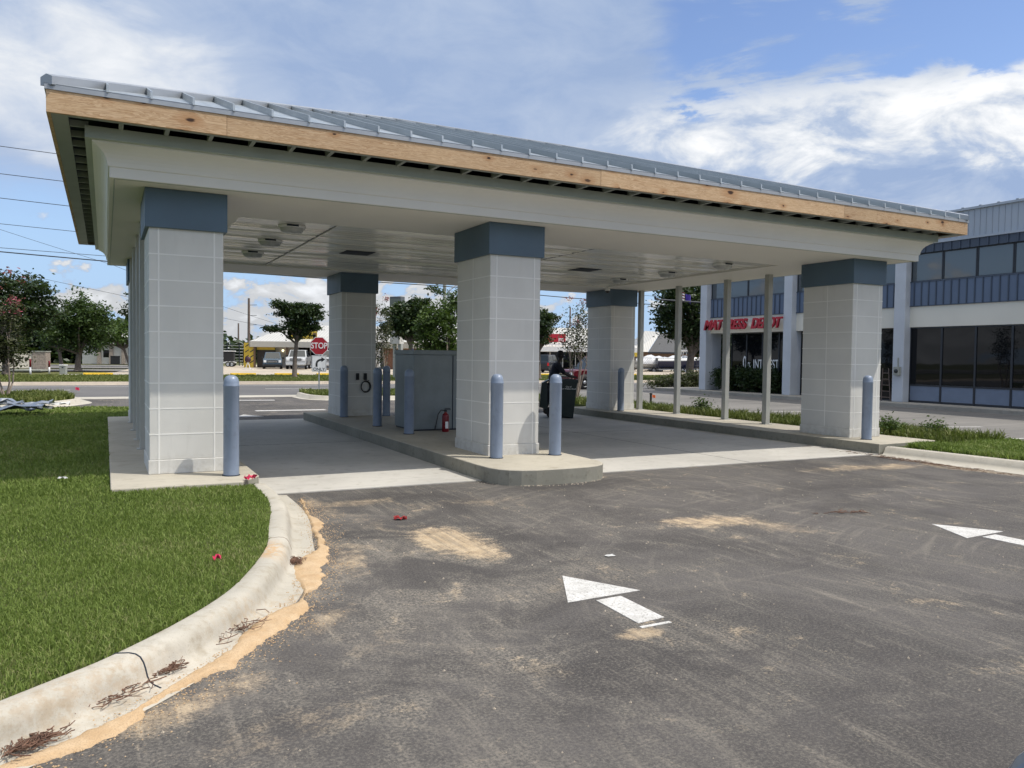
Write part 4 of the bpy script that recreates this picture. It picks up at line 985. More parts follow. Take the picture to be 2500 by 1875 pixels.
# ------------------------------------------------------------------ right shop building
shop=thing('shop_building','two storey blue and cream shop building at right with dark windows','building',(25.95,0,.15))
def L(y): return y
YW=20.28; YS=-24
fx=.30; zb=-.15
def pz(z): return z-.15
b=MB(); b.box((fx,YS,pz(2.95)),(14,YW-.05,pz(3.71))); b.build('cream_band',M['cream_panel'],shop)
b=MB(); b.box((fx+.05,YS,pz(3.712)),(13.9,YW-.08,pz(5.66)))
b.build('upper_wall',M['frame_dark'],shop)
b=MB(); b.box((fx-.02,YS,pz(3.712)),(fx+.05,YW-.06,pz(4.61))); b.build('spandrel',M['spandrel_blue'],shop)
b=MB(); y=YS
while y<YW-.1:
    b.box((fx-.052,y,pz(3.73)),(fx-.021,y+.035,pz(4.60))); y+=.285
b.box((fx-.045,YS,pz(4.60)),(fx+.05,YW-.06,pz(4.64))); b.box((fx-.045,YS,pz(3.712)),(fx-.021,YW-.06,pz(3.74)))
b.build('spandrel_batten',M['spandrel_dark'],shop)
b=MB(); b.box((fx-.10,YS,pz(5.66)),(14,YW-.02,pz(5.95))); y=YS
while y<YW-.1:
    b.box((fx-.135,y,pz(5.67)),(fx-.101,y+.04,pz(5.94))); y+=.33
b.build('eave_fascia',M['spandrel_dark'],shop)
b=MB(); b.box((fx-.16,YS,pz(5.952)),(14,YW,pz(6.03))); b.box((fx+.06,YS,pz(6.03)),(13.8,YW-.05,pz(6.98))); y=YS
while y<YW-.1:
    b.box((fx+.04,y,pz(6.03)),(fx+.0585,y+.02,pz(6.98))); y+=.21
b.build('parapet',M['mansard_metal'],shop)
b=MB(); b.box((fx-.02,YS,pz(6.982)),(fx+.25,YW-.03,pz(7.06))); y=YS
while y<YW-.1:
    b.box((fx-.025,y,pz(7.062)),(fx+.2,y+.09,pz(7.09))); y+=.62
b.build('coping',M['mansard_metal'],shop)
bays=[]; ys=[20.28-5.43*k for k in range(9)]
for i,yp in enumerate(ys[:8]):
    if yp-.46<YS: break
    b=MB(); b.box((0,yp-.46,0),(fx+.09,yp,pz(5.658))); 
    b.box((fx+.0905,yp-.46,0),(1.0,yp,pz(2.949)))
    b.build('pillar',M['pillar_paint'],shop,bevel=.012,seg=1)
for i in range(7):
    ya,yb=ys[i]-.46,ys[i+1]
    # upper windows
    n=4; wd=(ya-yb)/n
    for k in range(n):
        a_,c_=yb+k*wd+.045,yb+(k+1)*wd-.045
        g=MB(); g.box((fx+.02,a_,pz(4.66)),(fx+.048,c_,pz(5.62))); f=g.build('upper_window',M['glass_upper'],shop)
        g=MB(); 
        for q in ((a_-.04,pz(4.64),a_,pz(5.66)),(c_,pz(4.64),c_+.04,pz(5.66)),(a_,pz(4.64),c_,pz(4.66)),(a_,pz(5.62),c_,pz(5.66))):
            g.box((fx+.0,q[0],q[1]),(fx+.049,q[2],q[3]))
        g.build('frame',M['frame_dark'],f)
    rec=.85 if i<1 else (.62 if i==1 else .36)
    yl=ya-.9 if i==0 else ya
    if i==0:
        g=MB(); g.box((rec+.06,yl,0),(10,yl+.03,pz(2.93))); g.build('end_glass',M['glass_dark'],shop)
    kick=pz(.80) if i>1 else 0.02
    for k in range(n):
        wd2=(yl-yb)/n; a_,c_=yb+k*wd2+.035,yb+(k+1)*wd2-.035
        g=MB(); g.box((rec+.02,a_,kick+.03),(rec+.045,c_,pz(2.90))); f=g.build('display_window',M['glass_dark'],shop)
        g=MB()
        for q in ((a_-.035,.0,a_,pz(2.95)),(c_,.0,c_+.035,pz(2.95)),(a_,kick-.03,c_,kick+.03),(a_,pz(2.90),c_,pz(2.95))): g.box((rec-.01,q[0],q[1]),(rec+.06,q[2],q[3]))
        g.build('frame',M['frame_dark'],f)
        if i>1:
            g=MB(); g.box((rec+.01,a_,.08),(rec+.04,c_,kick-.031)); g.build('kick_panel',M['kick_panel'],shop)
            g=MB(); g.box((rec+.005,a_,0),(rec+.05,c_,.079)); g.build('base_sill',M['frame_dark'],shop)
# interior floor and back wall keep the glass backed
b=MB(); b.box((1.2,YS,0),(13,18.8,pz(2.94))); b.build('ground_floor_core',M['frame_dark'],shop)
sg=thing('shop_sign','red channel letter shop sign on the cream band','sign',(25.95-.08,17.45,3.31))
RX=(PI/2,0,-PI/2)
def sign_letters(body,y,size,sx,nm):
    return text_mesh(nm,body,size,M['red_sign'],sg,(0,y,0),RX,.05,.32,sx,'CENTER',.95)
sign_letters('MATTRESS',1.02,.66,.96,'lettering'); sign_letters('DEPOT',-1.62,.66,.86,'lettering')
for ch in sg.children:
    ch.data.materials[0]=M['red_sign']
b=MB(); b.box((.09,-2.35,-.10),(.14,2.30,.10)); b.box((.141,-2.0,-.06),(.35,-1.9,.06)); b.box((.141,1.8,-.06),(.35,1.9,.06)); b.build('raceway',M['cream_panel'],sg)
dw=[c for c in shop.children if c.name.startswith('display_window')][1]
wl_=thing('window_lettering','white 0% INTEREST lettering on the dark shop window','lettering',(25.95+.855,17.0,1.45))
text_mesh('large_zero','0',.86,M['ivory_text'],wl_,(0,1.02,.05),RX,.004,0,.55)
text_mesh('percent','%',.42,M['ivory_text'],wl_,(0,.72,-.06),RX,.004,0,.55)
text_mesh('word','INTEREST',.60,M['ivory_text'],wl_,(0,-.33,0),RX,.004,0,.62)
o=thing('meter_box','grey meter box on the blue shop pillar','meter',(25.95,9.17,1.31))
b=MB(); b.box((-.12,-.12,-.16),(0,.12,.16)); b.build('housing',M['pole_concrete'],o,bevel=.01)
b=MB(); b.lathe([(.0,-.16),(.07,-.155),(.08,-.12)],n=16,axis='x'); b.build('dial',M['glass_car'],o)
b=MB(); b.box((-.03,-.02,.16),(0,.02,.5)); b.build('conduit',M['pole_concrete'],o)
o=thing('step_ladder','old step ladder leaning in the dark shop doorway','ladder',(26.2,9.75,.15))
b=MB(); b.tube([(0,-.1,0),(.25,.2,1.25)],.02,6); b.tube([(0,.3,0),(.25,.45,1.25)],.02,6); b.build('rail',M['pole_wood'],o)
b=MB()
for k in range(5):
    q=(k+.6)/5.4; b.tube([(.25*q,-.1+.3*q,1.25*q),(.25*q,.3+.15*q,1.25*q)],.016,6)
b.build('rung',M['pole_wood'],o)

# ------------------------------------------------------------------ signs near the exit
o=thing('stop_sign','red octagonal STOP sign over a right turn ONLY sign on one post','sign',(7.4,22.25,.15))
fd=math.atan2(-(CAM.x-7.4),(CAM.y-22.25)*-1); o.rotation_euler=(0,0,-yaw+.08)
b=MB(); b.box((-.025,.01,-.1),(.025,.05,2.2)); b.build('post',M['steel_galv'],o)
b=MB(); pts=[(.381*1.0/math.cos(PI/8)*math.cos(PI/8+k*PI/4)*.96,1.865+.381/math.cos(PI/8)*math.sin(PI/8+k*PI/4)*.96) for k in range(8)]
b.extr(pts,.0,-.006); pl=b.build('stop_plate',M['ivory_text'],o)
b=MB(); pts=[(p[0]*.94,1.865+(p[1]-1.865)*.94) for p in pts]; b.extr(pts,-.0065,-.009); b.build('stop_face',M['stop_red'],pl)
text_mesh('stop_word','STOP',.34,M['ivory_text'],pl,(0,-.0115,1.865),(PI/2,0,0),.002,0,.82)
b=MB(); b.box((-.30,-.006,.80),(.30,0,1.47)); pl=b.build('turn_plate',M['ivory_text'],o)
b=MB()
for q in ((-.285,.815,.285,.825),(-.285,1.445,.285,1.455),(-.285,.826,-.275,1.444),(.275,.826,.285,1.444)): b.box((q[0],-.008,q[1]),(q[2],-.0065,q[3]))
b.build('border',M['black_plastic'],pl)
b=MB(); pa=[(-.10,1.0),(-.10,1.14)]+[(-.10+.24*(1-math.cos(a)),1.14+.16*math.sin(a)) for a in (.3,.6,.9,1.2,1.5)]
for (xa,za),(xb,zb_) in zip(pa,pa[1:]):
    dx,dz=xb-xa,zb_-za; l_=math.hypot(dx,dz); nx,nz=-dz/l_*.04,dx/l_*.04
    b.quad((xa+nx,-.0085,za+nz),(xb+nx*1.02,-.0085,zb_+nz*1.02),(xb-nx*1.02,-.0085,zb_-nz*1.02),(xa-nx,-.0085,za-nz))
b.poly([(.10,-.0086,1.40),(.25,-.0086,1.31),(.10,-.0086,1.20)]); b.build('arrow',M['black_plastic'],pl,fix=False)
text_mesh('only_word','ONLY',.17,M['black_plastic'],pl,(0,-.0085,.895),(PI/2,0,0),.001,0,1.05)
# survey flags
def pin_flag(loc,label,tilt=.0,mat='flag_pink',h=.35):
    o=thing('survey_flag',label,'flag',loc)
    b=MB(); b.tube([(0,0,0),(tilt,0,h)],.003,5); b.build('wire',M['steel_galv'],o)
    b=MB(); N=5; vs=[]
    for i in range(N):
        for z_ in (0,1): vs.append((tilt+.003+i*.028,.012*math.sin(i*1.4),h-.09+z_*.09-i*.006))
    b.add(vs,[(2*i,2*i+2,2*i+3,2*i+1) for i in range(N-1)]); b.build('flag_sheet',M[mat],o,fix=False)
pin_flag((-1.35,18.9,.15),'pink survey flag at the tip of the far left island',.02)
pin_flag((14.5,9.2,.0),'orange survey flag by a stake beside the right parking lot',.03,'marker_orange',.55)
o=thing('survey_stake','dark wooden survey stake between the right hand steel posts','stake',(14.4,9.1,0)); b=MB(); b.box((-.025,-.02,0),(.025,.02,.6)); b.box((-.035,-.03,.56),(.035,.03,.6)); b.build('stick',M['wood_dark'],o)
def crumple(name,label,cat,loc,s,mat,seed,flat=.5):
    R=random.Random(seed); b=MB(); N=6; vs=[]
    for i in range(N):
        for k in range(N): vs.append(((i/(N-1)-.5)*s+R.uniform(-.1,.1)*s,(k/(N-1)-.5)*s*.7+R.uniform(-.1,.1)*s,R.uniform(0,flat)*s))
    b.add(vs,[(i*N+k,(i+1)*N+k,(i+1)*N+k+1,i*N+k+1) for i in range(N-1) for k in range(N-1)])
    o=b.build(name,M[mat],loc=loc,fix=False); return tag(o,label,cat)
crumple('plastic_scrap','crumpled pink plastic flag at the left pad corner','litter',(1.02,-.88,.20),.13,'flag_pink',1,.5)
crumple('plastic_scrap','crumpled pink scrap on the lawn near the curb','litter',(.24,-4.35,.17),.055,'flag_pink',2,.8)
crumple('plastic_scrap','crumpled red scrap lying on the asphalt','litter',(2.16,-2.80,.005),.11,'litter_red',3,.3)
crumple('paper_scrap','white paper scrap on the shaded lawn','litter',(-.9,-.02,.2),.09,'litter_white',4,.3)
crumple('paper_scrap','white paper scrap on the asphalt above the near arrow','litter',(3.26,-4.9,.004),.09,'litter_white',5,.08)
# loose metal trim in the grass at left
o=thing('scrap_pile','pile of crumpled metal flashing scrap on the grass at left','scrap',(-2.35,11.2,.15))
R=random.Random(3)
for k in range(11):
    b=MB(); l_=R.uniform(.6,1.5); wd=R.uniform(.12,.3); N=7; vs=[]
    for i in range(N):
        u=i/(N-1)-.5; zz=.08+.05*k*.5*R.uniform(.5,1)+.05*math.sin(i*1.3+k)
        vs+=[(u*l_,-wd/2,zz+R.uniform(0,.05)),(u*l_,0,zz+.05+R.uniform(0,.04)),(u*l_,wd/2,zz+R.uniform(-.02,.03))]
    fs=[]
    for i in range(N-1): fs+=[(3*i,3*i+3,3*i+4,3*i+1),(3*i+1,3*i+4,3*i+5,3*i+2)]
    b.add(vs,fs); q=b.build('metal_strip',M['steel_galv'],o,loc=(R.uniform(-.7,.55),R.uniform(-.35,.6),R.uniform(0,.05)),rot=R.uniform(-.5,.6),fix=False)
crumple('plastic_scrap','white crumpled sheet on the grass behind the metal scrap','litter',(-1.55,13.9,.2),.5,'litter_white',8,.25)
# pine straw debris in the gutter
def straw(label,c,n,rad,ln,seed,ang=.6,z=.03):
    R=random.Random(seed); b=MB()
    for k in range(n):
        u=R.gauss(0,1)*rad[0]; v_=R.gauss(0,1)*rad[1]; x=c[0]+u*math.cos(ang)-v_*math.sin(ang); y=c[1]+u*math.sin(ang)+v_*math.cos(ang)
        a=ang+R.gauss(0,.7); l_=ln*R.uniform(.4,1.2); zz=z+R.uniform(0,.02)
        b.tube([(x,y,zz),(x+math.cos(a)*l_*.5,y+math.sin(a)*l_*.5,zz+R.uniform(0,.012)),(x+math.cos(a+.4)*l_,y+math.sin(a+.4)*l_,zz)],R.uniform(.0012,.0032),4,cap=False)
    o=b.build('pine_straw',M['straw'],fix=False); return tag(o,kind='stuff') if n<60 else tag(o,label,'debris')
straw('thick clump of brown pine straw in the left gutter',(-.235,-5.985),300,(.055,.020),.06,1,.62)
straw('scatter of pine straw at the lower left end of the gutter',(-.76,-6.56),130,(.06,.02),.07,2,.55)
straw('thin pine straw scatter below the straw clump',(-.43,-6.21),45,(.09,.03),.10,3,.6)
straw('small straw tuft in the sand at the curb bend',(.84,-4.13),150,(.045,.03),.06,4,1.2)
straw('few twigs beside the sand tongue in the gutter',(.22,-5.52),40,(.13,.045),.13,5,.8)
straw('brown straw line along the right curb gutter',(11.35,-2.0),200,(.75,.05),.16,6,1.50,.012)
straw('reddish straw wisp on the asphalt near the far arrow',(6.63,-4.45),40,(.14,.03),.10,7,-.3,.006)
# small stones and crumbs scattered on the drive
r=random.Random(9); b=MB()
for k in range(420):
    x=r.uniform(-.5,9); y=r.uniform(-8,-1.2)
    if x<1.5 and y>-6.2+0*x: continue
    s_=r.choice((.004,.006,.009)); zz=.001
    b.add([(x-s_,y,zz),(x,y-s_,zz),(x+s_,y,zz),(x,y+s_,zz),(x,y,zz+s_*1.1)],[(0,1,4),(1,2,4),(2,3,4),(3,0,4)])
for k in range(260):
    a=r.uniform(PI*.9,PI*2.1); q=r.uniform(1.0,1.10); s_=r.uniform(.003,.010)
    x=4.835+.92*q*math.cos(a); y=-.75+.82*q*math.sin(a); b.add([(x-s_,y,.001),(x,y-s_,.001),(x+s_,y,.001),(x,y+s_,.001),(x,y,s_*1.2)],[(0,1,4),(1,2,4),(2,3,4),(3,0,4)])
tag(b.build('gravel',M['lot_concrete'],fix=False),kind='stuff')

# ------------------------------------------------------------------ bin and person
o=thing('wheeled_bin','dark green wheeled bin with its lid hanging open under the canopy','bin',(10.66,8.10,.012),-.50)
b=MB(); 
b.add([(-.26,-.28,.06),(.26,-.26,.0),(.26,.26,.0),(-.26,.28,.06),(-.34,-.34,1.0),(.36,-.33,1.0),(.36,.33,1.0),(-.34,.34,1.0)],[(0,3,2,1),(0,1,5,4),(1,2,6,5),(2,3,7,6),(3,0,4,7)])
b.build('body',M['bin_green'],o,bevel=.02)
b=MB()
for q in (((-.36,-.36),(.38,-.325)),((-.36,.325),(.38,.36)),((-.36,-.324),(-.325,.324)),((.345,-.324),(.38,.324))): b.box((*q[0],.97),(*q[1],1.05))
b.build('rim',M['bin_green'],o)
b=MB(); b.add([(-.40,-.33,1.05),(-.40,.33,1.05),(-.60,.33,.95),(-.60,-.33,.95),(-.66,-.31,.30),(-.66,.31,.30),(-.44,-.33,.24),(-.44,.33,.24),(-.46,-.33,.95),(-.46,.33,.95)],
  [(0,1,2,3),(3,2,5,4),(4,5,7,6),(0,3,4,6,8),(1,2,5,7,9)]); b.build('lid',M['bin_green'],o)
b=MB(); b.tube([(-.40,-.30,.98),(-.40,.30,.98)],.018,8); b.build('handle',M['black_plastic'],o)
for s in (-1,1):
    b=MB(); b.lathe([(0,-.025),(.13,-.025),(.14,-.015),(.14,.015),(.13,.025),(0,.025)],(-.33,s*.30,.14),20,axis='y'); b.build('wheel',M['rubber'],o)
text_mesh('lettering','City of\nFort Walton Beach',.055,M['ivory_text'],o,(.12,-.345,.83),(PI/2+.09,0,.0),.001)
# person: one skinned body
def skin_obj(name, joints, edges, mat, parent, root=0, lv=2):
    me=bpy.data.meshes.new(name); me.from_pydata([j[:3] for j in joints],edges,[]); tmp=bpy.data.objects.new(name+'_tmp',me); COL.objects.link(tmp)
    md=tmp.modifiers.new('s','SKIN'); sv=me.skin_vertices[0].data
    for v_,j in zip(sv,joints): v_.radius=(j[3],j[4] if len(j)>4 else j[3]); v_.use_root=False
    sv[root].use_root=True; md.use_smooth_shade=True
    sb=tmp.modifiers.new('b','SUBSURF'); sb.levels=lv; sb.render_levels=lv
    bpy.context.view_layer.update()
    m2=bpy.data.meshes.new_from_object(tmp.evaluated_get(bpy.context.evaluated_depsgraph_get())); bpy.data.objects.remove(tmp)
    m2.materials.clear(); m2.materials.append(mat); m2.name=name
    o=bpy.data.objects.new(name,m2); COL.objects.link(o); o.parent=parent; return o
pp=thing('person','person in dark clothes leaning over the green bin, seen from behind','person',(10.72,8.82,.012),-.35)
# local: x right, -y towards the camera; leaning to +x over the bin
J=[(0,0,.95,.14,.11),(.03,0,1.12,.145,.105),(.10,0,1.32,.165,.11),(.15,0,1.45,.10,.085),(.19,0,1.53,.052),(.22,0,1.60,.06),(.245,-.0,1.69,.088,.098),(.245,0,1.77,.075,.085),
   (.12,-.19,1.42,.058),(.30,-.24,1.20,.043),(.52,-.18,1.10,.033),(.60,-.16,1.09,.030,.02),
   (.16,.19,1.42,.058),(.38,.22,1.22,.043),(.58,.16,1.12,.033),(.66,.14,1.11,.030,.02),
   (-.02,-.10,.86,.095),(.02,-.12,.48,.062),(-.04,-.12,.09,.042),(.10,-.13,.035,.04,.03),
   (-.02,.10,.86,.095),(-.10,.12,.48,.062),(-.20,.12,.09,.042),(-.06,.13,.035,.04,.03)]
E_=[(0,1),(1,2),(2,3),(3,4),(4,5),(5,6),(6,7),(3,8),(8,9),(9,10),(10,11),(3,12),(12,13),(13,14),(14,15),(0,16),(16,17),(17,18),(18,19),(0,20),(20,21),(21,22),(22,23)]
for base,sg_ in ((11,-1),(15,1)):
    bx_,by_,bz_=J[base][:3]
    for k,(dy,ln) in enumerate(((-.03,.060),(-.010,.072),(.010,.068),(.03,.052))):
        i0=len(J); J+= [(bx_+.045,by_+dy*.9,bz_-.004,.0085),(bx_+.045+ln*.5,by_+dy,bz_-.016,.008),(bx_+.045+ln*.78,by_+dy,bz_-.045,.007)]
        E_+=[(base,i0),(i0,i0+1),(i0+1,i0+2)]
    i0=len(J); J+=[(bx_+.01,by_-.035*sg_,bz_-.01,.009),(bx_+.05,by_-.05*sg_,bz_-.03,.008)]; E_+=[(base,i0),(i0,i0+1)]
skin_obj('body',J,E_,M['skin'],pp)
Js=[(0,0,.90,.19,.16),(.03,0,1.12,.19,.15),(.10,0,1.32,.20,.145),(.15,0,1.455,.118,.10),(.12,-.19,1.425,.082),(.31,-.24,1.19,.066),(.16,.19,1.425,.082),(.39,.22,1.21,.066)]
skin_obj('shirt',Js,[(0,1),(1,2),(2,3),(3,4),(4,5),(3,6),(6,7)],M['shirt_navy'],pp)
Jt=[(0,0,.96,.155,.125),(-.02,-.10,.84,.108),(.02,-.12,.48,.078),(-.03,-.12,.12,.066),(-.02,.10,.84,.108),(-.10,.12,.48,.078),(-.18,.12,.12,.066)]
skin_obj('trousers',Jt,[(0,1),(1,2),(2,3),(0,4),(4,5),(5,6)],M['trousers_dark'],pp)
b=MB(); b.lathe([(.0,.115),(.05,.108),(.088,.07),(.104,.01),(.102,-.03),(.094,-.07),(.085,-.085)],(.225,0,1.735),20); b.build('hair',M['hair_black'],pp)
b=MB(); b.add([(.345,0,1.70),(.333,-.014,1.665),(.368,0,1.668),(.333,.014,1.665)],[(0,1,2),(0,2,3),(1,3,2)]); b.lathe([(0,-.02),(.02,-.012),(.024,0),(.02,.012),(0,.02)],(.235,-.102,1.69),10,axis='y'); b.lathe([(0,-.02),(.02,-.012),(.024,0),(.02,.012),(0,.02)],(.235,.102,1.69),10,axis='y'); b.build('face',M['skin'],pp)
b=MB()
for s in (-1,1): b.lathe([(0,-.01),(.01,-.006),(.012,0),(.01,.006),(0,.01)],(.328,s*.033,1.705),10,axis='x')
b.build('eyes',M['ivory_text'],pp)

# ------------------------------------------------------------------ vehicles (front faces +x)
def wheel(o,x,s,r,W_):
    b=MB(); wd=.22; b.lathe([(r*.62,-wd/2),(r*.95,-wd/2),(r,-wd/2+.03),(r,wd/2-.03),(r*.95,wd/2),(r*.62,wd/2)],(0,0,0),24,axis='y')
    w=b.build('wheel',M['rubber'],o,loc=(x,s*(W_/2-.10),r))
    b=MB(); b.lathe([(0,wd/2-.02),(r*.2,wd/2-.01),(r*.25,wd/2-.05),(r*.58,wd/2-.05),(r*.63,wd/2-.005)],(0,0,0),20,axis='y')
    q=b.build('rim',M['steel_galv'],w); q.scale=(1,s,1)
def vehicle(name,label,cat,loc,rot,L_,W_,prof,cab,wheels,r,paint,grille=True,trim='black_plastic',group=None,lower=None):
    """prof: body outline (x,z); cab: (xr0,xr1,xf1,xf0,zb,zt) = rear foot, rear top, front top, front foot"""
    o=thing(name,label,cat,loc,rot,group)
    b=MB(); b.extr(prof,-W_/2,W_/2); b.build('body',M[paint],o,bevel=.07,seg=3)
    zlo=min(p[1] for p in prof)
    b=MB(); b.box((-L_/2+.12,-W_/2+.02,zlo-.06),(L_/2-.12,W_/2-.02,zlo+.10)); b.build('sill',M[trim],o)
    xr0,xr1,xf1,xf0,zb,zt=cab; wb,wt=W_/2-.06,W_/2-.20
    b=MB(); V=[(xr0,-wb,zb),(xf0,-wb,zb),(xf0,wb,zb),(xr0,wb,zb),(xr1,-wt,zt),(xf1,-wt,zt),(xf1,wt,zt),(xr1,wt,zt)]
    b.add(V,[(0,3,2,1),(4,5,6,7),(0,1,5,4),(1,2,6,5),(2,3,7,6),(3,0,4,7)]); b.build('cabin',M[paint],o,bevel=.06,seg=3)
    def lerp(p,q,u): return tuple(a+(c-a)*u for a,c in zip(p,q))
    def pane(nm,A,B,C_,D,ins,off):
        A,B,C_,D=map(Vector,(A,B,C_,D)); cen=(A+B+C_+D)/4; n_=(B-A).cross(D-A).normalized()*off
        P=[p.lerp(cen,ins)+n_ for p in (A,B,C_,D)]; q=[p-n_*1.6 for p in P]
        g=MB(); g.add(P+q,[(0,1,2,3),(7,6,5,4),(0,4,5,1),(1,5,6,2),(2,6,7,3),(3,7,4,0)]); g.build(nm,M['glass_car'],o)
    pane('windshield',V[1],V[2],V[6],V[5],.13,.012); pane('rear_window',V[3],V[0],V[4],V[7],.16,.012)
    for s in (0,1):
        A,B,T,U=(V[0],V[1],V[5],V[4]) if s==0 else (V[2],V[3],V[7],V[6])
        for u0,u1 in ((.03,.49),(.51,.97)):
            pane('side_window',lerp(A,B,u0),lerp(A,B,u1),lerp(U,T,u1),lerp(U,T,u0),.13,.012)
    for x in wheels:
        for s in (-1,1):
            b=MB(); b.lathe([(0,0),(r*1.2,0),(r*1.2,.03),(0,.03)],(x,s*(W_/2-.012)-.015,r),22,axis='y'); b.build('wheel_arch',M['rubber'],o)
            wheel(o,x,s,r,W_+.06)
    xf=max(p[0] for p in prof); zt_=max(p[1] for p in prof if p[0]>xf-.3); xb=min(p[0] for p in prof); ztb=max(p[1] for p in prof if p[0]<xb+.3)
    if grille:
        b=MB(); b.box((xf-.05,-W_*.27,zt_-.38),(xf+.015,W_*.27,zt_-.12)); g=b.build('grille',M['black_plastic'],o,bevel=.01)
        b=MB(); 
        for z_ in (zt_-.31,zt_-.22): b.box((xf+.016,-W_*.26,z_-.018),(xf+.024,W_*.26,z_+.018))
        b.build('grille_bar',M['chrome'],g)
    b=MB(); b.box((xf-.06,-W_/2+.05,zlo+.0),(xf+.06,W_/2-.05,zlo+.2)); b.build('front_bumper',M['chrome' if paint=='car_white' else trim],o,bevel=.02)
    b=MB(); b.box((xb-.06,-W_/2+.05,zlo+.0),(xb+.06,W_/2-.05,zlo+.2)); b.build('rear_bumper',M['chrome' if paint=='car_white' else trim],o,bevel=.02)
    for s in (-1,1):
        ya=s*(W_*.39); b=MB(); b.box((xf-.07,ya-.13,zt_-.36),(xf+.02,ya+.13,zt_-.14)); b.build('headlight',M['headlight'],o,bevel=.02)
        b=MB(); b.box((xb-.02,s*(W_/2-.10)-.09,ztb-.42),(xb+.05,s*(W_/2-.10)+.09,ztb-.12)); b.build('tail_light',M['tail_red'],o,bevel=.015)
        b=MB(); b.box((xf0-.35,s*(W_/2+.10)-.09,zb+.03),(xf0-.22,s*(W_/2+.10)+.09,zb+.23)); b.build('mirror',M[trim],o,bevel=.03)
    return o
def suv_prof(L_,zl,hood,belt,nose=.15):
    h=L_/2; return [(-h,zl),(h-.05,zl),(h,zl+.15),(h-.02,hood-.12),(h-nose,hood),(h-1.15,belt),(-h+.05,belt),(-h,belt-.2)]
back=-yaw-PI/2   # heading so that the front looks at the camera
vehicle('parked_suv','grey blue SUV parked facing the street by the dark wooden fence','suv',(15.05,73.8,.14),back+.28,4.4,1.86,suv_prof(4.4,.30,1.02,1.08),(-2.1,-1.85,.25,.95,1.0,1.72),(-1.35,1.35),.36,'car_gray_blue')
tk=[(-2.95,.42),(2.9,.42),(2.95,.6),(2.93,1.12),(2.75,1.24),(1.3,1.30),(-2.9,1.30),(-2.95,1.2)]
def truck(label,loc,rot):
    o=vehicle('pickup_truck',label,'pickup truck',loc,rot,5.9,2.0,tk,(-1.0,-.85,.75,1.45,1.24,1.98),(-1.85,1.85),.42,'car_white')
    b=MB(); b.box((-2.85,-.85,1.30),(-1.1,.85,1.312)); b.build('bed',M['rubber'],o); return o
truck('white pickup truck parked behind the layered tree trunk, left of the STOP sign',(17.6,73.2,.14),back+.16)
truck('white pickup truck mostly hidden behind the STOP sign',(20.6,71.6,.14),back+.16)
vehicle('parked_suv','dark SUV seen from behind in front of the red sign shop','suv',(39.6,59.2,.14),back+PI-.35,4.6,1.9,suv_prof(4.6,.34,1.08,1.12),(-2.2,-1.95,.4,1.05,1.04,1.80),(-1.45,1.45),.38,'car_dark')
vehicle('passing_suv','red SUV on the street behind the person and the flowering tree','suv',(23.1,25.4,.0),PI,3.9,1.8,suv_prof(3.9,.32,1.02,1.06),(-1.8,-1.5,.25,.95,1.0,1.74),(-1.2,1.2),.37,'car_maroon')
vehicle('parked_car','silver car whose front corner just enters at the bottom right','car',(2.40,-11.36,0),PI/2+.2,4.5,1.8,[(-2.25,.30),(2.1,.30),(2.23,.45),(2.25,.80),(2.17,.92),(1.2,1.03),(-1.6,1.06),(-2.2,1.0),(-2.25,.6)],(-2.0,-1.6,.2,1.15,1.0,1.62),(-1.35,1.4),.33,'car_silver',grille=True)
# ------------------------------------------------------------------ across the street: shops (local x runs along the facade)
FR=-math.asin(.461)
def shop_frame(name,label,P0): return thing(name,label,'building',(P0[0],P0[1],.14),FR)
s1=shop_frame('white_roofed_shop','white shop with metal hip roof and yellow sheathing across the street',(13.2,80.6))
b=MB(); b.box((2.6,3.0,0),(19,16,2.7)); b.build('wall',M['white_wall'],s1)
b=MB(); e0,e1=.6,19.5; rz=5.05
b.poly([(e0,-.2,2.9),(e1,-.2,2.9),(e1-2,8,rz),(e0+2.3,8,rz)]); b.poly([(e0,-.2,2.9),(e0+2.3,8,rz),(e0,16.5,2.9)]); b.poly([(e1,-.2,2.9),(e1,16.5,2.9),(e1-2,8,rz)]); b.poly([(e0,16.5,2.9),(e0+2.3,8,rz),(e1-2,8,rz),(e1,16.5,2.9)])
b.build('roof',M['white_metal_roof'],s1)
b=MB(); b.box((e0,-.22,2.30),(e1,-.05,2.93)); b.box((e0,-.22,2.30),(e0+.15,16,2.93)); b.build('fascia',M['siding'],s1)
b=MB(); b.box((e0+.15,-.05,2.31),(e1,3.0,2.36)); b.build('porch_ceiling',M['siding'],s1)
b=MB(); b.box((-.05,.1,0),(1.05,.25,2.75)); b.build('yellow_sheathing',M['yellow_sheathing'],s1)
b=MB()
for z_ in (.45,1.05,1.65,2.25):
    for x_ in (.1,.62): b.add([(x_,.094,z_),(x_+.40,.094,z_+.26),(x_+.40,.094,z_+.38),(x_,.094,z_+.12)],[(0,1,2,3)])
b.build('printed_stripe',M['frame_dark'],s1,fix=False)
b=MB()
for k in range(15): b.box((1.35+k*.135,.3,0),(1.35+k*.135+.125,.34,1.95))
b.build('board_fence',M['wood_dark'],s1)
b=MB(); b.box((1.3,.36,1.98),(3.3,.42,2.28)); b.build('yellow_strip',M['yellow_sheathing'],s1)
for x_ in (1.15,4.75,9.0,13.0,17.0):
    b=MB(); b.box((x_-.1,.0,0),(x_+.1,.2,2.3)); b.build('porch_post',M['wood_post'],s1)
b=MB(); b.box((5.2,2.95,.5),(14,2.99,2.3)); b.build('shop_window',M['glass_dark'],s1)
b=MB()
for x_ in (5.2,6.6,8.0,9.4,10.8,12.2,13.95): b.box((x_-.04,2.9,.5),(x_+.04,2.949,2.3))
b.build('window_bar',M['siding'],s1)
